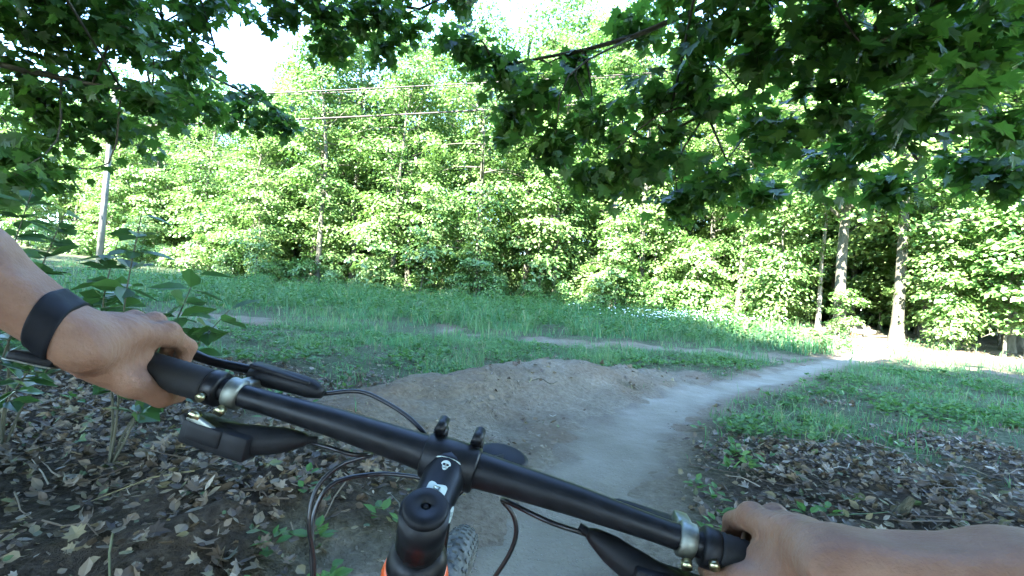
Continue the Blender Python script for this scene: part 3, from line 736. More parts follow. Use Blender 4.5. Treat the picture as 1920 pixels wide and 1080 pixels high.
def wd(x, y):
    z = zones(x, y); return (.8 * z[1] * sstep(.4, .6, fbm(x * 1.3, y * 1.3, 61)) +   .13 * z[2] * sstep(.5, .66, fbm(x * 1.1, y * 1.1, 63)))
weeds(11000, (-6, 10), (1.4, 11), wd, 5, .075, .13, 'weeds', 'small broad leaved weeds among the grass and fallen leaves')
weeds(4200, (-20, 13), (12, 25), lambda x, y: tallband(x, y) * .9, 6, .13, .75, 'tall_weeds', 'tall leafy weeds massed before the wood')

r = np.random.default_rng(9); n = 300
fx = 7.4 + r.normal(size=n) * 1.7; fy = 19.2 + r.normal(size=n) * .9 + .12 * (fx - 7.4); fz = G(fx, fy) + r.uniform(.35, .62, n)
b = MB()
for k in range(5):
    a = k * 1.2566 + r.uniform(0, .3, n); o = np.stack([np.cos(a), np.sin(a), np.full(n, .35)], -1)
    leaves(b, np.stack([fx, fy, fz], -1), np.array([0, -.6, 1.]) + 0 * o, o, r.uniform(.022, .042, n), OVAL)
wf = b.build('wildflowers', M['petal'], None, False); tag(wf, 'patch of small white wildflowers in the tall grass', 'wildflowers', kind='stuff')
fl = tag(empty('orange_flower', (11.7, 15.9, float(G(11.7, 15.9)))), 'single orange flower beside the trail near the wood', 'flower')
b = MB(); a = np.arange(6) * 1.047; o = np.stack([np.cos(a), np.sin(a), np.full(6, .6)], -1)
leaves(b, np.repeat([[0, 0, .42]], 6, 0), np.repeat([[0, -.5, 1.]], 6, 0), o, np.full(6, .14), OVAL); b.build('petal', M['orange_petal'], fl, False)
b = MB(); add_tube(b, np.array([[0, 0, -.02], [.01, 0, .2], [0, 0, .42]]), .006, 5); b.build('stem', M['weed'], fl)

# ------------------------------------------------------------------ leaf litter
r = np.random.default_rng(21); n = 210000
x = r.uniform(-9, 8, n); y = r.uniform(.7, 10, n); k = np.abs(x) < 1.25 * y + .8; x, y = x[k], y[k]
zz = zones(x, y); dtr, ktr = dist_poly(x, y, TS); wt = TS[ktr, 2]
pr = zz[2] * (.35 + .65 * sstep(.3, .6, fbm(x * 1.7, y * 1.7, 81))) * .9 + .035 * zz[1] + .05 * zz[0] * sstep(wt * .8, wt * 1.3, dtr) * sstep(.45, .7, fbm(x * 2, y * 2, 83))
k = r.uniform(size=len(x)) < pr; x, y = x[k], y[k]; n = len(x); z = G(x, y) + r.uniform(.004, .04, n)
P = np.stack([x, y, z], -1); N = np.array([0, 0, 1.]) + r.normal(size=(n, 3)) * .5; T = rand_dir(n, r) * [1, 1, .25]; S = .022 + .055 * r.uniform(0, 1, n) ** 1.9
dd = np.linalg.norm(P - [0, 0, CAM_H], axis=1); inf = (np.abs(x) < 1.05 * y) & (y > 1.75)
big = np.argsort(np.where(inf, dd / S, 1e9))[:300]; rest = np.setdiff1d(np.arange(n), big)
b = MB(); sel = r.uniform(size=len(rest)) < .8; h1 = rest[sel]; h2 = rest[~sel]
leaves(b, P[h1], N[h1], T[h1], S[h1], CURL); leaves(b, P[h2], N[h2], T[h2], S[h2] * 1.1, CURLM)
for q in range(260):
    qx = r.uniform(-4, 5); qy = r.uniform(1.6, 6)
    if zones(np.array([qx]), np.array([qy]))[2][0] < .4: continue
    a = r.uniform(0, 6.28); ll = r.uniform(.05, .22); dxy = np.array([math.cos(a), math.sin(a)]) * ll
    pp = [(qx + dxy[0] * f + r.normal() * .01, qy + dxy[1] * f + r.normal() * .01) for f in (-1, -.2, .4, 1)]
    add_tube(b, np.array([(px, py, float(G(px, py)) + .035 + .015 * r.uniform()) for px, py in pp]), [.004, .0035, .003, .002], 5)
tag(b.build('leaf_litter', M['litter'], None, False), 'brown and grey fallen leaves carpeting the ground on both sides of the trail', 'leaf litter', kind='stuff')
B_, T_, N_ = leaf_axes(N[big], T[big]); mes = [leaf_mesh('curl', CURL, M['litter']), leaf_mesh('curlm', CURLM, M['litter'])]
for i, k in enumerate(big):
    o = bpy.data.objects.new('fallen_leaf', mes[0 if i % 5 else 1]); s = S[k]
    o.matrix_basis = Matrix([[B_[i][c] * s, T_[i][c] * s, N_[i][c] * s, P[k][c]] for c in range(3)] + [[0, 0, 0, 1]]); link(o, ground)

# sticks, bark and logs
def stick(name, pts, r0, label, cat, m='bark', n=8):
    P = np.array(pts, float); b = MB(); c = spline(P - P[0], 10); add_tube(b, c, np.linspace(r0, r0 * .6, 10) * (1 + .15 * np.sin(np.arange(10) * 1.9)), n)
    o = b.build(name, M[m]); o.location = P[0]; return tag(o, label, cat)
def on(x, y, h=0.0): return (x, y, float(G(x, y)) + h)
b = MB(); t = np.linspace(0, 1, 9); w = .035 + .03 * np.sin(t * 3.1) 
for sgn, off in ((1, 0), ): 
    V = []
    for i in range(9):
        for j in range(8):
            a = j / 8 * 2 * math.pi; V.append((t[i] * .24 - .12, w[i] * math.cos(a), .014 * math.sin(a) + .02 * t[i] + .09 * (t[i] - .35) ** 2 * 4 * (1 if t[i] > .35 else .2)))
    b.add(V, grid_faces(9, 8, True))
bk = b.build('bark_piece', M['bark_dark']); bk.location = on(2.36, 2.78, .0); bk.rotation_euler = (.5, -.55, .45); bk.scale = (.62, .5, .7); tag(bk, 'grey curled bark piece sticking up from the fallen leaves', 'bark')
stick('fallen_log', [on(14.35, 20.0, .12), on(15.0, 19.95, .13), on(15.7, 20.05, .12)], .13, 'pale log laid across the trail inside the wood entrance', 'log', 'bark_pale', 12)
stick('fallen_log', [on(14.5, 19.3, .05), on(15.1, 19.2, .06), on(15.6, 19.3, .05)], .065, 'thin dark log in front of the pale log on the trail', 'log', 'bark', 10)
b = MB(); gxx, gyy = np.meshgrid(np.linspace(-1, 1, 21), np.linspace(-1, 1, 21), indexing='ij'); rr = np.sqrt(gxx ** 2 + gyy ** 2)
hz = .55 * (1 - sstep(.1, 1.0, rr)) + (fbm(gxx * 4 + 9, gyy * 4, 5) - .5) * .1 - .06
b.add(np.stack([gxx * 1.6, gyy * 1.1, hz], -1).reshape(-1, 3), grid_faces(21, 21)[:, ::-1]); md = b.build('dirt_mound', M['trail']); md.location = on(15.6, 21.6); tag(md, kind='structure')
for i, (x, y, h, l) in enumerate([(1.2, 6.2, .003, .22), (.45, 5.4, .002, .16)]):
    stick('root', [on(x - l, y - .08, -.006), on(x - l * .3, y + .03, h), on(x + l * .4, y - .05, h), on(x + l, y + .09, -.006)], .008, ['thin dark root at the far end of the berm crest', 'thin dark root halfway up the berm face'][i], 'root', 'bark_dark', 6)
# loose clods and pebbles on the berm face and the trail edges
r = np.random.default_rng(61); b = MB(); ico = np.array([(1, 0, 0), (-1, 0, 0), (0, 1, 0), (0, -1, 0), (0, 0, 1), (0, 0, -1)], float); icf = np.array([(0, 2, 4), (2, 1, 4), (1, 3, 4), (3, 0, 4), (2, 0, 5), (1, 2, 5), (3, 1, 5), (0, 3, 5)])
x = r.uniform(-2, 5, 14000); y = r.uniform(1.8, 9, 14000); zz = zones(x, y); d_, k_ = dist_poly(x, y, TS)
k = r.uniform(size=len(x)) < zz[0] * np.where(d_ > TS[k_, 2] * .8, .35, .16) * sstep(.42, .6, fbm(x * 2.5, y * 2.5, 99)); x, y = x[k], y[k]
for i in range(len(x)):
    sz = .006 + .018 * r.uniform() ** 3; Q = np.linalg.qr(r.normal(size=(3, 3)))[0]
    b.add((ico * r.uniform(.6, 1.2, (6, 1)) * [1, .8, .6] * sz) @ Q + [x[i], y[i], float(0)], icf)
V_ = np.concatenate(b.V); cidx = np.repeat(np.arange(len(x)), 6); V_[:, 2] += (G(x, y) + .006)[cidx]; b.V = [V_]
tag(b.build('soil_clods', M['trail'], None, False), 'loose soil clods and pebbles on the berm face and trail edges', 'soil clods', kind='stuff')

# ------------------------------------------------------------------ leafy shrub at the rider's side
def shrub(x0, y0, stems, seed, label, nleaf, ls):
    r = np.random.default_rng(seed); O = np.array(on(x0, y0)); root = tag(empty('leafy_shrub', tuple(O)), label, 'shrub'); me = leaf_mesh('oval', OVAL, M['leaf_shrub'])
    for st in stems:
        c = spline(np.vstack([[0, 0, -.03], np.array(st, float) - O]), 16); b = MB(); add_tube(b, c, np.linspace(.008, .0025, 16), 6); b.build('stem', M['bark_dark'], root)
        tt = norm(np.gradient(c, axis=0))
        for i in range(nleaf):
            f = .42 + .58 * i / (nleaf - 1); k = min(15, int(f * 15)); a = i * 2.4 + r.normal() * .3
            side = norm(np.cross(tt[k], [0, 0, 1.])); o = math.cos(a) * side + math.sin(a) * np.cross(side, tt[k]) + tt[k] * .5
            T1 = norm(o * [1, 1, .5] + [0, 0, -.25] + r.normal(size=3) * .2)[None]; N1 = (np.array([0, 0, 1.]) + r.normal(size=3) * .35)[None]
            B2, T2, N2 = leaf_axes(N1, T1); s = ls * r.uniform(.7, 1.25); ob = bpy.data.objects.new('leaf', me)
            p = c[k] + T2[0] * .012
            ob.matrix_basis = Matrix([[B2[0][q] * s, T2[0][q] * s, N2[0][q] * s, p[q]] for q in range(3)] + [[0, 0, 0, 1]]); link(ob, root)
    return root
shrub(-2.1, 2.55, [[(-2.08, 2.55, .4), (-2.05, 2.5, .95), (-2.0, 2.5, 1.45)], [(-2.0, 2.55, .3), (-1.85, 2.55, .75), (-1.68, 2.5, 1.15)], [(-2.05, 2.6, .3), (-1.8, 2.6, .65), (-1.52, 2.55, .97)], [(-2.15, 2.6, .4), (-2.25, 2.6, .9), (-2.2, 2.6, 1.3)]], 31, 'dark broad leaved shrub growing beside the rider at the wristwatch arm', 34, .15)
shrub(-2.9, 2.75, [[(-2.9, 2.7, .5), (-2.75, 2.7, 1.0), (-2.6, 2.7, 1.45)], [(-2.95, 2.8, .5), (-3.0, 2.8, 1.1), (-2.9, 2.8, 1.6)], [(-2.8, 2.8, .4), (-2.5, 2.8, .8), (-2.3, 2.8, 1.05)], [(-3.1, 2.7, .4), (-3.2, 2.75, .9), (-3.1, 2.8, 1.25)], [(-2.85, 2.7, .3), (-2.6, 2.6, .6), (-2.45, 2.55, .8)]], 32, 'denser dark shrub farther from the trail behind the broad leaved shrub', 44, .145)


# ------------------------------------------------------------------ mountain bike
LEAN, YAW = R(11.6), R(-6.0)
BO = np.array([-.214, .830, 0.0]); BO[2] = float(G(BO[0], BO[1])) + .010
BM_ = np.array((Matrix.Rotation(YAW, 3, 'Z') @ Matrix.Rotation(LEAN, 3, 'Y')))
BAR = np.array([0, -.36, .988 - BO[2]]); BAR[2] = (BAR[2]) / math.cos(LEAN)
bike = empty('mountain_bike', tuple(BO)); bike.rotation_euler = Matrix(BM_.tolist()).to_euler()
tag(bike, 'orange mountain bike with black handlebar leaning through the bend of the trail', 'bicycle')
def bw(p): return BO + BM_ @ np.asarray(p, float)
SA = np.array([0, -.469, .883]); SN = np.array([0, .883, .469])           # steering axis up, forward normal
def barp(x): return BAR + np.array([x, -.07 * max(0, abs(x) - .04), .004 * min(1, abs(x) / .12)])

b = MB(); xs = np.linspace(-.385, .385, 61); rr = np.interp(np.abs(xs), [0, .032, .05, .11, .19, .4], [.0168, .0168, .0158, .0140, .0111, .0110])
add_tube(b, np.array([barp(x) for x in xs]), rr, 20); hb = b.build('handlebar', M['bar_black'], bike)
# stem
SC = BAR - .07 * SN
st = MB(); t = np.linspace(0, 1, 9)
add_tube(st, np.array([SC + SN * (.008 + .058 * k) for k in t]), np.interp(t, [0, .4, 1], [.0205, .0185, .0205]), 18, up=SA)
add_tube(st, np.array([SC - SA * .021, SC + SA * .0205]), .0205, 24, up=SN)
add_tube(st, np.array([BAR + [-.026, 0, 0], BAR + [-.024, 0, 0], BAR + [.024, 0, 0], BAR + [.026, 0, 0]]), [.0195, .0212, .0212, .0195], 24)
stem = st.build('stem', M['bar_black'], bike)
b = MB()
for sx in (-.0185, .0185):
    add_tube(b, np.array([BAR + SN * .012 + SA * .017 + [sx, 0, 0], BAR + SN * .0235 + SA * .014 + [sx, 0, 0], BAR + SN * .025 - SA * .014 + [sx, 0, 0], BAR + SN * .012 - SA * .017 + [sx, 0, 0]]), .0062, 10)
b.build('faceplate', M['bar_black'], stem)
for sx in (-.0185, .0185):
    for sz in (-1, 1):
        b = MB(); add_tube(b, np.array([BAR + SN * .010 + SA * sz * .0235 + [sx, 0, 0], BAR + SN * .027 + SA * sz * .0235 + [sx, 0, 0]]), .0052, 12); b.build('bolt', M['bar_black'], stem)
# top cap
b = MB(); lathe(b, [(0, .0045), (.0028, .0035), (.003, .002), (.0042, .002), (.0045, .0052), (.0165, .0042), (.0185, .002), (.0185, -.002), (0, -.002)], 32, basis_z(SA), SC + SA * .0225); b.build('top_cap', M['plastic'], stem)
# stickers on the stem: skull print, pale rounded label, white oval
def on_stem(px, pz, r=.0192):   # px across, pz along the stem (0 at steerer, .07 at bar) on its upper surface
    rad = r; a = px / rad; return SC + SN * pz + np.array([1, 0, 0]) * math.sin(a) * rad + SA * math.cos(a) * rad
def stem_patch(name, outline, m, lift=.0004, cent=None):
    pts = np.array(outline, float); c = pts.mean(0) if cent is None else np.array(cent)
    rings = [1.0, .66, .33]; V = []
    for q in rings: V += [on_stem(*(c + (p - c) * q), r=float(np.interp((c + (p - c) * q)[1], [.008, .031, .066], [.0205, .0185, .0205])) + lift) for p in pts]
    V.append(on_stem(*c, r=float(np.interp(c[1], [.008, .031, .066], [.0205, .0185, .0205])) + lift)); n = len(pts); bb = MB()
    F = np.vstack([grid_faces(3, n, True)]); bb.V.append(np.array(V)); bb.n = len(V); bb.F.append(F)
    k = np.arange(n); bb.F.append(np.stack([2 * n + k, 2 * n + (k + 1) % n, np.full(n, 3 * n)], -1)); return bb.build(name, m, stem)
def rrect(cx, cy, w, h, r=.003, n=5):
    o = []
    for (sx, sy, a0) in ((1, 1, 0), (-1, 1, 90), (-1, -1, 180), (1, -1, 270)):
        for q in range(n): a = R(a0 + 90 * q / (n - 1)); o.append((cx + sx * (w - r) + r * math.cos(a), cy + sy * (h - r) + r * math.sin(a)))
    return o
stem_patch('label_sticker', rrect(.001, .0245, .0088, .0055, .0025), M['sticker'])
sk = [(.0045 * math.cos(a) * (1 if math.sin(a) > -.25 else .68), .0495 + (.0042 if math.sin(a) > 0 else .0062) * math.sin(a)) for a in np.linspace(0, 2 * math.pi, 24, endpoint=False)]
stem_patch('skull_print', sk, M['sticker'])
for sx in (-.0017, .0017): stem_patch('skull_eye', [(sx + .0013 * math.cos(a), .0490 + .0012 * math.sin(a)) for a in np.linspace(0, 2 * math.pi, 10, endpoint=False)], M['bar_black'], .0007)
stem_patch('skull_teeth', rrect(0, .0456, .0021, .0003, .0002, 2), M['bar_black'], .0007)
stem_patch('stem_line', rrect(.000, .0573, .0135, .0005, .0003, 2), M['sticker'])
stem_patch('oval_sticker', [(.0255 + .0040 * math.cos(a), .014 + .0085 * math.sin(a)) for a in np.linspace(0, 2 * math.pi, 18, endpoint=False)], M['sticker'])
# spacers, headset, head tube, frame
for k in range(1):
    b = MB(); a0 = -.0215 - k * .0105; lathe(b, [(.0145, a0), (.0172, a0 - .0006), (.0175, a0 - .005), (.0172, a0 - .0095), (.0145, a0 - .010)], 28, basis_z(SA), SC); b.build('spacer', M['plastic'], bike)
b = MB(); lathe(b, [(.0150, -.0315), (.0185, -.0325), (.0245, -.0395), (.0262, -.047), (.0262, -.053), (.022, -.0535)], 32, basis_z(SA), SC); b.build('headset_cup', M['bar_black'], bike)
fr = MB()
def ftube(a, c, r0, r1, n=16): add_tube(fr, np.linspace(np.asarray(a, float), np.asarray(c, float), 5), np.linspace(r0, r1, 5), n)
HT0 = SC - SA * .0525; HT1 = SC - SA * .185
hts = MB(); lathe(hts, [(.0235, -.0528), (.0268, -.054), (.030, -.07), (.027, -.12), (.030, -.170), (.0295, -.184), (.02, -.185)], 32, basis_z(SA), SC); hts.build('head_tube', M['orange'], bike)
BB = np.array([0, -.86, .335]); STP = BB + np.array([0, -.155, .43]); RAX = np.array([0, -1.235, .37])
ftube(HT0 - SA * .035 - SN * .02, STP - [0, 0, .03], .024, .018); ftube(HT1 - SN * .015, BB, .029, .027); ftube(BB, STP, .018, .016)
for sx in (-1, 1):
    ftube(BB + [sx * .03, -.02, .0], RAX + [sx * .068, 0, 0], .012, .009, 10); ftube(STP + [sx * .014, -.01, -.06], RAX + [sx * .068, 0, 0], .010, .008, 10)
fr.build('frame', M['orange'], bike)
b = MB(); add_tube(b, np.array([STP - [0, 0, .05], STP + [0, -.07, .20]]), .0155, 16); b.build('seat_post', M['bar_black'], bike)
b = MB(); V = []
for i in range(13):
    f = i / 12; y = .14 - .27 * f; hw = .02 + .05 * sstep(.45, .95, f); 
    for j in range(10):
        a = j / 10 * 2 * math.pi; V.append(STP + [hw * math.cos(a), -.08 + y, .225 + .018 * math.sin(a) - .02 * math.cos(a) ** 2 + .012 * (f - .5) ** 2 * 4])
b.add(V, grid_faces(13, 10, True)); b.build('saddle', M['plastic'], bike)
# fork
fk = MB(); CR = SC - SA * .20; AX = np.array([0, 0, .37])
add_tube(fk, np.array([CR + [-.068, 0, 0], CR + [-.03, 0, .012], CR + [.03, 0, .012], CR + [.068, 0, 0]]), .024, 14)
for sx in (-1, 1):
    add_tube(fk, np.array([CR + [sx * .066, 0, 0] + SA * .02, CR + [sx * .066, 0, 0] - SA * .22]), .0175, 16)
    add_tube(fk, np.array([CR + [sx * .066, 0, 0] - SA * .22, AX + [sx * .066, -.03, .03], AX + [sx * .058, 0, 0]]), [.0215, .022, .016], 16)
fork = fk.build('fork', M['bar_black'], bike)
b = MB(); lathe(b, [(0, .034), (.012, .034), (.0165, .028), (.0175, .012), (.019, 0), (.019, -.006)], 20, basis_z(SA), CR + [-.066, 0, 0] + SA * .022); b.build('fork_cap', M['strap'], fork)
# wheels
def wheel(c, name):
    c = np.asarray(c, float); Mx = basis_z((1, 0, 0), (0, 1, 0)); w = empty('wheel', tuple(c), parent=bike)
    RT = .352; prof = [(.318, -.014)] + [(RT - .0 + .028 * math.cos(a) - .012, .029 * math.sin(a)) for a in np.linspace(-2.1, 2.1, 15)] + [(.318, .014)]
    bb = MB(); lathe(bb, prof, 96, Mx); ty = bb.build('tyre', M['tyre'], w)
    kb = MB()
    for row, (ang, off, l, wd_) in enumerate([(0, 0, .011, .007), (.42, .5, .009, .006), (-.42, .5, .009, .006), (.92, 0, .008, .005), (-.92, 0, .008, .005), (1.3, .5, .007, .004), (-1.3, .5, .007, .004)]):
        for i in range(88):
            th = (i + off) * 2 * math.pi / 88; ro = np.array([0, math.cos(th), math.sin(th)]); tg = np.array([0, -math.sin(th), math.cos(th)])
            nrm_ = ro * math.cos(ang) + np.array([1., 0, 0]) * math.sin(ang); ctr = ro * (RT - .012) + nrm_ * .0285
            add_box(kb, ctr, (l * .5, wd_ * .62, .0026), np.stack([tg, np.cross(nrm_, tg), nrm_], 1))
    kn = kb.build('tread', M['tyre'], w, False); kn['kind'] = 'stuff'
    bb = MB(); lathe(bb, [(.305, -.013), (.322, -.016), (.324, -.012), (.314, -.009), (.314, .009), (.324, .012), (.322, .016), (.305, .013), (.299, 0), (.305, -.013)], 64, Mx); bb.build('rim', M['bar_black'], w)
    bb = MB(); lathe(bb, [(0, -.055), (.012, -.055), (.014, -.035), (.028, -.032), (.028, -.028), (.013, -.02), (.013, .02), (.028, .028), (.028, .032), (.014, .035), (.012, .055), (0, .055)], 24, Mx); bb.build('hub', M['bar_black'], w)
    for i in range(28):
        th = i * 2 * math.pi / 28; t2 = th + (.55 if i % 4 < 2 else -.55); sx = (-1) ** i * .03
        bb = MB(); add_tube(bb, np.array([[sx, .027 * math.cos(t2), .027 * math.sin(t2)], [0, .302 * math.cos(th), .302 * math.sin(th)]]), .001, 5); bb.build('spoke', M['steel'], w)
    return w
wheel((0, 0, .37), 'front'); wheel(RAX, 'rear')
b = MB(); lathe(b, [(.10, -.003), (.105, -.002), (.105, .002), (.10, .003), (.07, .002), (.07, -.002), (.10, -.003)], 40, basis_z((1, 0, 0)), BB + [.05, 0, 0]); crank = b.build('chainring', M['bar_black'], bike)
for sx in (-1, 1):
    b = MB(); add_tube(b, np.array([BB + [sx * .06, 0, 0], BB + [sx * .075, sx * .17, 0]]), [.016, .012], 10); b.build('crank_arm', M['bar_black'], bike)
    b = MB(); add_box(b, BB + [sx * .125, sx * .17, 0], (.05, .045, .009), bev=.004); b.build('pedal', M['plastic'], bike)

# controls, in bar coordinates: x outwards from the stem, y forward, z up
def ctrl(side):
    def f(x, y, z): return barp(side * x) + np.array([0, y, z])
    g = MB(); xs = np.linspace(.247, .385, 47); add_tube(g, np.array([f(x, 0, 0) for x in xs]), [.0158 if i in (0, 46) else .0158 + .0006 * (i % 2) for i in range(47)], 24); gr = g.build('grip', M['rubber'], bike)
    c = MB(); add_tube(c, np.array([f(x, 0, 0) for x in (.233, .235, .245, .247)]), [.0155, .0172, .0172, .0155], 24); c.build('lock_ring', M['bar_black'], gr)
    b = MB(); add_tube(b, np.array([f(.24, -.016, -.004), f(.24, -.0215, -.006)]), .0042, 12); b.build('bolt', M['bolt'], gr)
    # brake
    bz = .0 if side < 0 else -.022
    def f2(x, y, z): return f(x, y, z + bz)
    br = MB(); add_tube(br, spline([f2(.232, .034, .010), f2(.205, .033, .014), f2(.17, .030, .016), f2(.150, .028, .014)], 9), [.007, .0095, .0105, .0108, .0108, .0105, .010, .008, .005], 14)
    add_box(br, f2(.197, .031, .022), (.034, .009, .003), bev=.003); brake = br.build('brake_lever', M['plastic'], bike)
    c = MB(); add_tube(c, np.array([f(x, 0, 0) for x in (.213, .2145, .2265, .228)]), [.0118, .0150, .0150, .0118], 24); add_box(c, f(.2205, .020, .004), (.007, .012, .008), bev=.003); c.build('clamp', M['alloy'], brake)
    b = MB(); add_tube(b, np.array([f(.2205, -.013, -.012), f(.2205, -.0185, -.015)]), .0046, 12); b.build('bolt', M['bolt'], brake)
    b = MB(); lv = spline([f2(.175, .045, .008), f2(.20, .058, .008), f2(.245, .064, .006), f2(.29, .060, .004), (f2(.325, .066, .004))], 16); 
    add_tube(b, lv, np.interp(np.arange(16), [0, 5, 12, 15], [.007, .0055, .005, .0065]), 10); b.build('lever_blade', M['bar_black'], brake)
    # shifter under the bar
    s_ = MB(); add_tube(s_, spline([f(.262, -.004, -.034), f(.235, -.010, -.038), f(.205, -.012, -.036), f(.178, -.010, -.032), f(.155, -.006, -.026), f(.138, -.002, -.022)], 17), np.interp(np.arange(17), [0, 2, 5, 9, 12, 15, 16], [.004, .010, .013, .014, .012, .007, .004]), 16)
    add_box(s_, f(.213, -.014, -.037), (.034, .015, .012), bev=.004); add_box(s_, f(.222, -.024, -.034), (.018, .006, .009), bev=.003)
    add_tube(s_, np.array([f(.150, -.004, -.0245), f(.142, -.003, -.023), f(.141, -.003, -.023), f(.130, -.001, -.0205)]), [.0062, .0062, .0042, .0035], 12)
    sh = s_.build('shifter', M['plastic'], bike)
    b = MB(); add_box(b, f(.226, -.026, -.026), (.017, .0025, .0045), np.array([[.96, 0, .28], [0, 1, 0], [-.28, 0, .96]]) if side < 0 else np.array([[.96, 0, -.28], [0, 1, 0], [.28, 0, .96]]), bev=.002); b.build('thumb_paddle', M['alloy'], sh)
    b = MB(); add_tube(b, np.array([f(.236, -.023, -.020), f(.236, -.028, -.022)]), .0058, 14); b.build('paddle_pivot', M['bolt'], sh)
    return brake, sh
ctrl(-1); ctrl(1)
b = MB(); cc = BAR + np.array([.046, .040, .004]); lathe(b, [(0, .008), (.020, .0085), (.0255, .006), (.027, 0), (.0255, -.006), (0, -.008)], 32, np.array([[1.0, 0, 0], [0, .7, 0], [0, 0, .8]]) @ basis_z(norm(np.array([0, -.25, 1.]))), cc); add_tube(b, np.array([cc, BAR + [.036, .015, .004]]), .006, 8); b.build('computer', M['plastic'], bike)
def cable(pts, r=.0024): 
    b = MB(); P = spline(np.array(pts) + (BAR - np.array([0, -.36, 1.025])), 30); add_tube(b, P, r, 8); b.build('cable', M['cable'], bike)
cable([(-.155, -.333, 1.040), (-.120, -.325, 1.052), (-.088, -.328, 1.051), (-.052, -.335, 1.043), (-.028, -.343, 1.028), (-.022, -.335, .985), (-.03, -.33, .93)])
cable([(-.138, -.368, 1.004), (-.111, -.378, 1.010), (-.090, -.372, 1.008), (-.079, -.350, 1.004), (-.106, -.352, .986), (-.119, -.364, .963), (-.114, -.374, .935), (-.098, -.373, .897), (-.083, -.38, .845)], .0022)
cable([(-.020, -.325, .987), (-.05, -.316, .979), (-.082, -.319, .971), (-.112, -.343, .961), (-.119, -.354, .934), (-.108, -.364, .905), (-.081, -.375, .845)], .0024)
cable([(.138, -.368, 1.004), (.102, -.372, 1.006), (.065, -.356, 1.004), (.057, -.345, .999), (.070, -.343, .989), (.078, -.343, .973), (.077, -.344, .951), (.066, -.345, .916), (.045, -.35, .86)], .0024)
cable([(.012, -.335, 1.002), (.003, -.350, .992), (.010, -.350, .975), (.015, -.350, .944), (.019, -.350, .915), (.02, -.36, .85)], .0022)
cable([(.150, -.333, 1.012), (.08, -.322, 1.004), (.02, -.308, .985), (.004, -.311, .954), (.004, -.321, .937), (-.005, -.332, .928), (-.016, -.334, .908), (-.03, -.34, .86)], .0022)

# ------------------------------------------------------------------ rider: implicit surface -> one body mesh
def cap(P, a, c, ra, rb):
    a = np.asarray(a, float); c = np.asarray(c, float); ba = c - a; t = np.clip((P - a) @ ba / (ba @ ba), 0, 1)
    return np.linalg.norm(P - a - t[:, None] * ba, axis=1) - (ra + (rb - ra) * t)
def smin(a, c, k): h = np.clip(.5 + .5 * (c - a) / k, 0, 1); return c * (1 - h) + a * h - k * h * (1 - h)
def surface(fn, lo, hi, h):
    lo = np.asarray(lo, float); q = 4; n = (np.ceil((np.asarray(hi) - lo) / (h * q)).astype(int)) ; N = n * q
    cg = [lo[i] + (np.arange(n[i]) + .5) * h * q for i in range(3)]
    CX = np.stack(np.meshgrid(*cg, indexing='ij'), -1).reshape(-1, 3); cv = fn(CX).reshape(n)
    mask = np.abs(cv) < h * q * 1.6
    full = np.repeat(np.repeat(np.repeat(cv, q, 0), q, 1), q, 2); mk = np.repeat(np.repeat(np.repeat(mask, q, 0), q, 1), q, 2)
    idx = np.argwhere(mk); full[mk] = fn(lo + (idx + .5) * h)
    D = full; ins = D < 0
    c8 = [(i, j, k) for i in (0, 1) for j in (0, 1) for k in (0, 1)]; sl = lambda A, o: A[o[0]:N[0] - 1 + o[0], o[1]:N[1] - 1 + o[1], o[2]:N[2] - 1 + o[2]]
    cnt = sum(sl(ins, o).astype(np.int8) for o in c8); act = (cnt > 0) & (cnt < 8); ci = np.argwhere(act); vid = -np.ones(act.shape, int); vid[act] = np.arange(len(ci))
    acc = np.zeros((len(ci), 3)); w = np.zeros(len(ci))
    for i in range(8):
        for j in range(i + 1, 8):
            A, Bq = np.array(c8[i]), np.array(c8[j])
            if np.abs(A - Bq).sum() != 1: continue
            va = D[tuple((ci + A).T)]; vb = D[tuple((ci + Bq).T)]; m = (va < 0) != (vb < 0)
            t = va[m] / (va[m] - vb[m]); acc[m] += A + (Bq - A) * t[:, None]; w[m] += 1
    V = lo + (ci + .5 + acc / w[:, None]) * h; F = []
    for ax in range(3):
        o1 = [0, 0, 0]; o1[ax] = 1
        a = ins[:-1, :-1, :-1]; sh = [slice(0, -1)] * 3; sh[ax] = slice(1, None); bq = ins[tuple(sh)]
        e = np.argwhere(a != bq); u1, u2 = (ax + 1) % 3, (ax + 2) % 3
        ok = (e[:, u1] > 0) & (e[:, u2] > 0); e = e[ok]; s = a[tuple(e.T)]
        d1 = np.zeros(3, int); d1[u1] = 1; d2 = np.zeros(3, int); d2[u2] = 1
        qd = np.stack([vid[tuple((e - d1 - d2).T)], vid[tuple((e - d2).T)], vid[tuple(e.T)], vid[tuple((e - d1).T)]], -1)
        qd[~s] = qd[~s][:, ::-1]; F.append(qd[(qd >= 0).all(1)])
    return V, np.vstack(F)

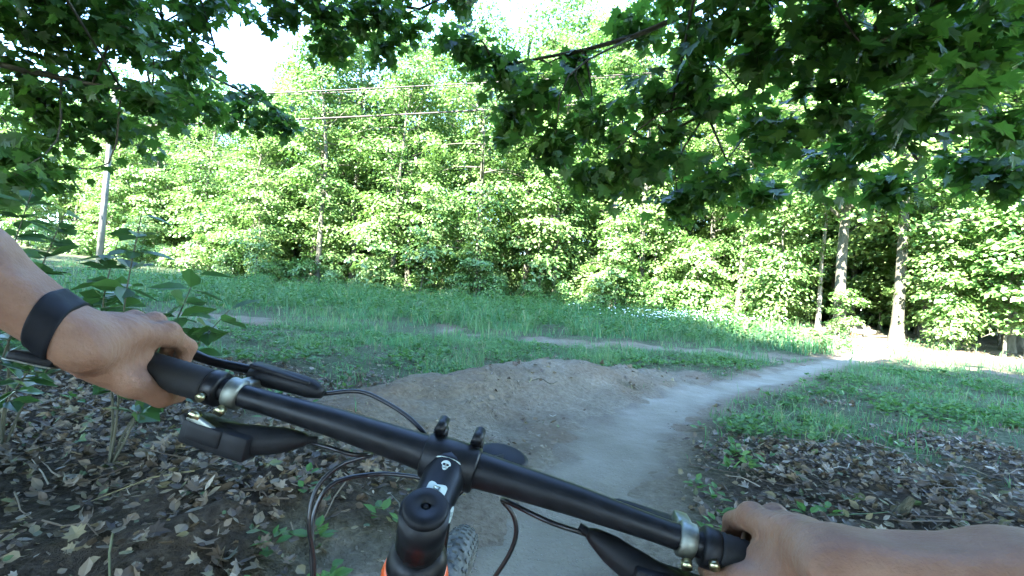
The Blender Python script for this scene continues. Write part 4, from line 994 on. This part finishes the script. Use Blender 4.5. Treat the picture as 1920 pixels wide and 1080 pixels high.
def hand_frame(side):
    o = bw(barp(-.338 if side < 0 else .300)); ex = norm(bw(barp(side * .25)) - bw(barp(side * .36))); fy = BM_ @ np.array([0, 1., 0]); fy = norm(fy - ex * (fy @ ex)); ez = np.cross(ex, fy) * (1 if side < 0 else -1)
    return o, ex, fy, ez
def arm(side, wrist, elbow, shoulder, twist):
    o, ex, fy, ez = hand_frame(side); ct, s_ = math.cos(twist), math.sin(twist)
    def L(p): x, y, z = p; y, z = y * ct - z * s_, y * s_ + z * ct; return o + ex * x + fy * y + ez * z
    W = L(wrist) if len(wrist) == 3 else None
    el = np.asarray(elbow, float); sh = np.asarray(shoulder, float)
    fing = []
    #        x      knuckle(y,z)   pip          dip           tip           radii
    for x, k, p, d, t, r4 in [(.034, (.012, .037), (.043, .016), (.036, -.015), (.013, -.027), (.0108, .0098, .0088, .0078)),
                              (.0115, (.016, .041), (.050, .014), (.038, -.020), (.013, -.029), (.0112, .0100, .0090, .0080)),
                              (-.0110, (.014, .038), (.046, .011), (.035, -.020), (.011, -.028), (.0106, .0095, .0086, .0076)),
                              (-.0320, (.007, .032), (.036, .009), (.029, -.016), (.010, -.025), (.0094, .0083, .0076, .0068))]:
        x *= .88; k = (k[0] * .95, k[1] * .93); p = (p[0] * .93, p[1] * .95); d = (d[0] * .95, d[1] * 1.0); r4 = tuple(q * .9 for q in r4)
        fing.append([L((x * 1.0, *k)), L((x * 1.04 + .001, *p)), L((x * 1.0 + .001, *d)), L((x * .96, *t))] + [r4])
    wl = np.array(wrist)
    thumb = [L((.014, -.050, .012)), L((.036, -.026, -.006)), L((.050, -.005, -.021)), L((.051, .016, -.026))]
    axis = norm(el - W); side_v = norm(np.cross(axis, ez))          # across the wrist
    def fn(P):
        D = None
        for f in fing:
            r4 = f[4]; d = cap(P, f[0], f[1], r4[0], r4[1]); d = smin(d, cap(P, f[1], f[2], r4[1] * 1.03, r4[2]), .003); d = smin(d, cap(P, f[2], f[3], r4[2] * 1.02, r4[3]), .003)
            D = d if D is None else smin(D, d, .0010)
        pal = None
        for i, f in enumerate(fing):
            mid = (f[0] + W) / 2 + ez * .003
            d = smin(cap(P, f[0] - ez * .002, mid, .0110 - .0006 * i, .0112), cap(P, mid, W + side_v * (0.012 - .008 * i) * (1 if side < 0 else -1), .0112, .0140), .01); pal = d if pal is None else smin(pal, d, .0075)
            pal = smin(pal, cap(P, f[0] + ez * .0072, mid + ez * .0098, .0026, .0018), .004)
        pal = smin(pal, cap(P, L((.022, -.012, .012)), W + ez * -.001, .013, .0145), .012)
        pal = smin(pal, cap(P, L((-.030, -.010, .014)), W + ez * -.001, .0125, .0145), .012)
        th = cap(P, thumb[0], thumb[1], .0138, .0122); th = smin(th, cap(P, thumb[1], thumb[2], .0120, .0104), .006); th = smin(th, cap(P, thumb[2], thumb[3], .0104, .0080), .004)
        pal = smin(pal, th, .012)
        D = smin(D, pal, .007)
        for f in fing: D = smin(D, np.linalg.norm(P - (f[0] + ez * .0022), axis=1) - f[4][0] * .98, .005)     # knuckles
        up_ = norm(sh - el)
        for s2 in (-1, 1):
            w0 = W + side_v * .0135 * s2; fa = W + axis * .10 + side_v * .014 * s2; fb = W + axis * .19 + side_v * .013 * s2
            d = smin(cap(P, w0 - axis * .012, fa, .0168, .0225), cap(P, fa, fb, .0225, .032), .02); d = smin(d, cap(P, fb, el, .034, .031), .02)
            D = smin(D, d, .016)
        D = smin(D, cap(P, el, el + (sh - el) * .5, .034, .044), .02); D = smin(D, cap(P, el + (sh - el) * .45, sh, .044, .052), .02)
        D = D + .0006 * np.sin(P @ side_v * 900) * np.exp(-((P - W) @ axis / .03 + .9) ** 2)
        return D
    pts = np.array([q for f in fing for q in f[:4]] + thumb + [W, el, el + (sh - el) * .55]); m = np.array([.055] * 3)
    V, F = surface(fn, pts.min(0) - m, pts.max(0) + m, .0026)
    return V, F, fn, W, el, axis, side_v, ez

VL, FL, fnL, WL, EL, axL, svL, ezL = arm(-1, (.012, -.062, .036), (-.535, .300, 1.258), (-.205, .02, 1.40), R(4))
VR, FR, fnR, WR, ER, axR, svR, ezR = arm(1, (.002, -.076, .050), (.490, .255, 1.010), (.205, -.03, 1.30), R(0))
pm = MB().add(VL, FL).add(VR, FR)
# torso, neck, head and legs behind the camera
SHL, SHR = np.array([-.205, .02, 1.40]), np.array([.205, -.03, 1.30]); CH = np.array([0, -.20, 1.33]); HIP = np.array([-.10, -.66, 1.12]); NK = np.array([.0, -.06, 1.50]); HD = np.array([.0, .0, 1.66])
PEDL, PEDR = bw(BB + [-.125, -.17, .02]), bw(BB + [.125, .17, .02])
KNL, KNR = np.array([-.27, -.30, .72]), np.array([.16, -.12, .80])
def torso(P):
    d = smin(cap(P, CH + [-.08, 0, 0], HIP + [-.06, 0, 0], .105, .115), cap(P, CH + [.08, 0, 0], HIP + [.06, 0, 0], .105, .115), .06)
    d = smin(d, cap(P, CH + [-.10, .02, 0.02], SHL, .07, .055), .06); d = smin(d, cap(P, CH + [.10, .02, 0], SHR, .07, .055), .06)
    d = smin(d, cap(P, CH + [0, .04, .07], NK, .065, .055), .04); d = smin(d, cap(P, NK, HD - [0, 0, .02], .052, .055), .03)
    d = smin(d, cap(P, HD + [0, -.02, .03], HD + [0, .02, -.03], .095, .075), .03); d = smin(d, cap(P, HD + [0, .09, -.01], HD + [0, .105, -.03], .012, .015), .02)
    for s2, kn, pd in ((-1, KNL, PEDL), (1, KNR, PEDR)):
        hp = HIP + [.09 * s2, 0, -.02]; d = smin(d, cap(P, hp, kn, .088, .058), .04); an = pd + [0, -.06, .09]
        d = smin(d, cap(P, kn, an, .058, .038), .02); d = smin(d, cap(P, an, pd + [0, .07, .035], .036, .03), .02)
    d = smin(d, cap(P, SHL, SHL + (EL - SHL) * .6, .052, .046), .02); d = smin(d, cap(P, SHR, SHR + (ER - SHR) * .6, .052, .046), .02)
    return d
VT, FT = surface(torso, (-.55, -.95, -.05), (.55, .35, 1.9), .014)
pm.add(VT, FT)
person = tag(empty('person', (float(PEDL[0]), float(PEDL[1]), 0)), 'rider with bare forearms gripping both handlebar grips, dark wristwatch on one arm', 'person')
def pchild(b, name, m):
    o = b.build(name, m, person); o.location = -Vector(person.location); return o
pchild(pm, 'body', M['skin'])
def jer(P):
    d = smin(cap(P, CH + [-.08, 0, 0], HIP + [-.06, 0, 0], .105, .115), cap(P, CH + [.08, 0, 0], HIP + [.06, 0, 0], .105, .115), .06)
    d = smin(d, cap(P, CH + [-.10, .02, 0.02], SHL, .07, .055), .06); d = smin(d, cap(P, CH + [.10, .02, 0], SHR, .07, .055), .06); d = smin(d, cap(P, CH + [0, .04, .07], NK - [0, .01, .03], .065, .055), .04)
    d = smin(d, cap(P, SHL, SHL + (EL - SHL) * .35, .054, .05), .02); d = smin(d, cap(P, SHR, SHR + (ER - SHR) * .35, .054, .05), .02)
    return d - .012
V_, F_ = surface(jer, (-.5, -.9, .9), (.5, .3, 1.65), .014); pchild(MB().add(V_, F_), 'jersey', M['jersey'])
def sho(P):
    d = cap(P, HIP + [-.06, 0, 0], HIP + [.06, 0, 0], .12, .12)
    for s2, kn in ((-1, KNL), (1, KNR)): d = smin(d, cap(P, HIP + [.09 * s2, 0, -.02], HIP + [.09 * s2, 0, -.02] + (kn - HIP - [.09 * s2, 0, -.02]) * .8, .10, .078), .04)
    return d - .008
V_, F_ = surface(sho, (-.5, -.9, .6), (.4, .1, 1.35), .014); pchild(MB().add(V_, F_), 'shorts', M['shorts'])
def hel(P): return np.maximum(smin(cap(P, HD + [0, -.05, .05], HD + [0, .05, .05], .115, .108), cap(P, HD + [-.05, .13, .06], HD + [.05, .13, .06], .012, .012), .04), -(P[:, 2] - HD[2] - .015))
V_, F_ = surface(hel, HD - .25, HD + .25, .012); pchild(MB().add(V_, F_), 'helmet', M['jersey'])
for pd in (PEDL, PEDR):
    def shf(P): return smin(cap(P, pd + [0, -.09, .042], pd + [0, .09, .034], .044, .038), cap(P, pd + [0, -.07, .06], pd + [0, -.06, .10], .046, .05), .02)
    V_, F_ = surface(shf, pd - .2, pd + .22, .01); pchild(MB().add(V_, F_), 'shoe', M['plastic'])

# wristwatch on the raised arm
def ring_on(fn, c, ax, u0, n=48):
    u0 = norm(u0 - ax * (u0 @ ax)); v0 = np.cross(ax, u0); a = np.arange(n) * 2 * math.pi / n
    D = np.cos(a)[:, None] * u0 + np.sin(a)[:, None] * v0; r0 = np.full(n, .02)
    for _ in range(14): r0 = r0 - fn(c + D * r0[:, None]) * .8
    for _ in range(3): r0 = (r0 + np.roll(r0, 1) + np.roll(r0, -1)) / 3
    return D, r0
watch = tag(empty('wristwatch', tuple(WL)), 'dark navy sports watch strapped round the rider wrist', 'watch')
b = MB(); V = []; wc = WL + axL * .020
prof = [(-.0092, -.0015), (-.0092, .0012), (-.008, .0022), (-.006, .0018), (0, .0024), (.006, .0018), (.008, .0022), (.0092, .0012), (.0092, -.0015)]
tilt = norm(axL - ezL * .42)
for s_, h_ in prof:
    D, r0 = ring_on(fnL, wc + tilt * s_, tilt, svL); V.append(wc + tilt * s_ + D * (r0 + h_)[:, None] - WL)
b.add(np.concatenate(V), grid_faces(len(prof), 48, True)); b.build('strap', M['strap'], watch)
D, r0 = ring_on(fnL, wc, tilt, svL); kk = int(np.argmin(D[:, 2] - .35 * D[:, 0])); cdir = D[kk]; cc = wc + cdir * (r0[kk] + .005)
Mc = np.stack([norm(np.cross(cdir, tilt)), tilt, cdir], 1)
b = MB(); add_box(b, cc - WL, (.021, .0145, .0045), Mc, bev=.004); case = b.build('case', M['plastic'], watch)
b = MB(); add_box(b, cc + cdir * .0036 - WL, (.0215, .0150, .0008), Mc, bev=.0008); b.build('bezel', M['alloy'], watch)
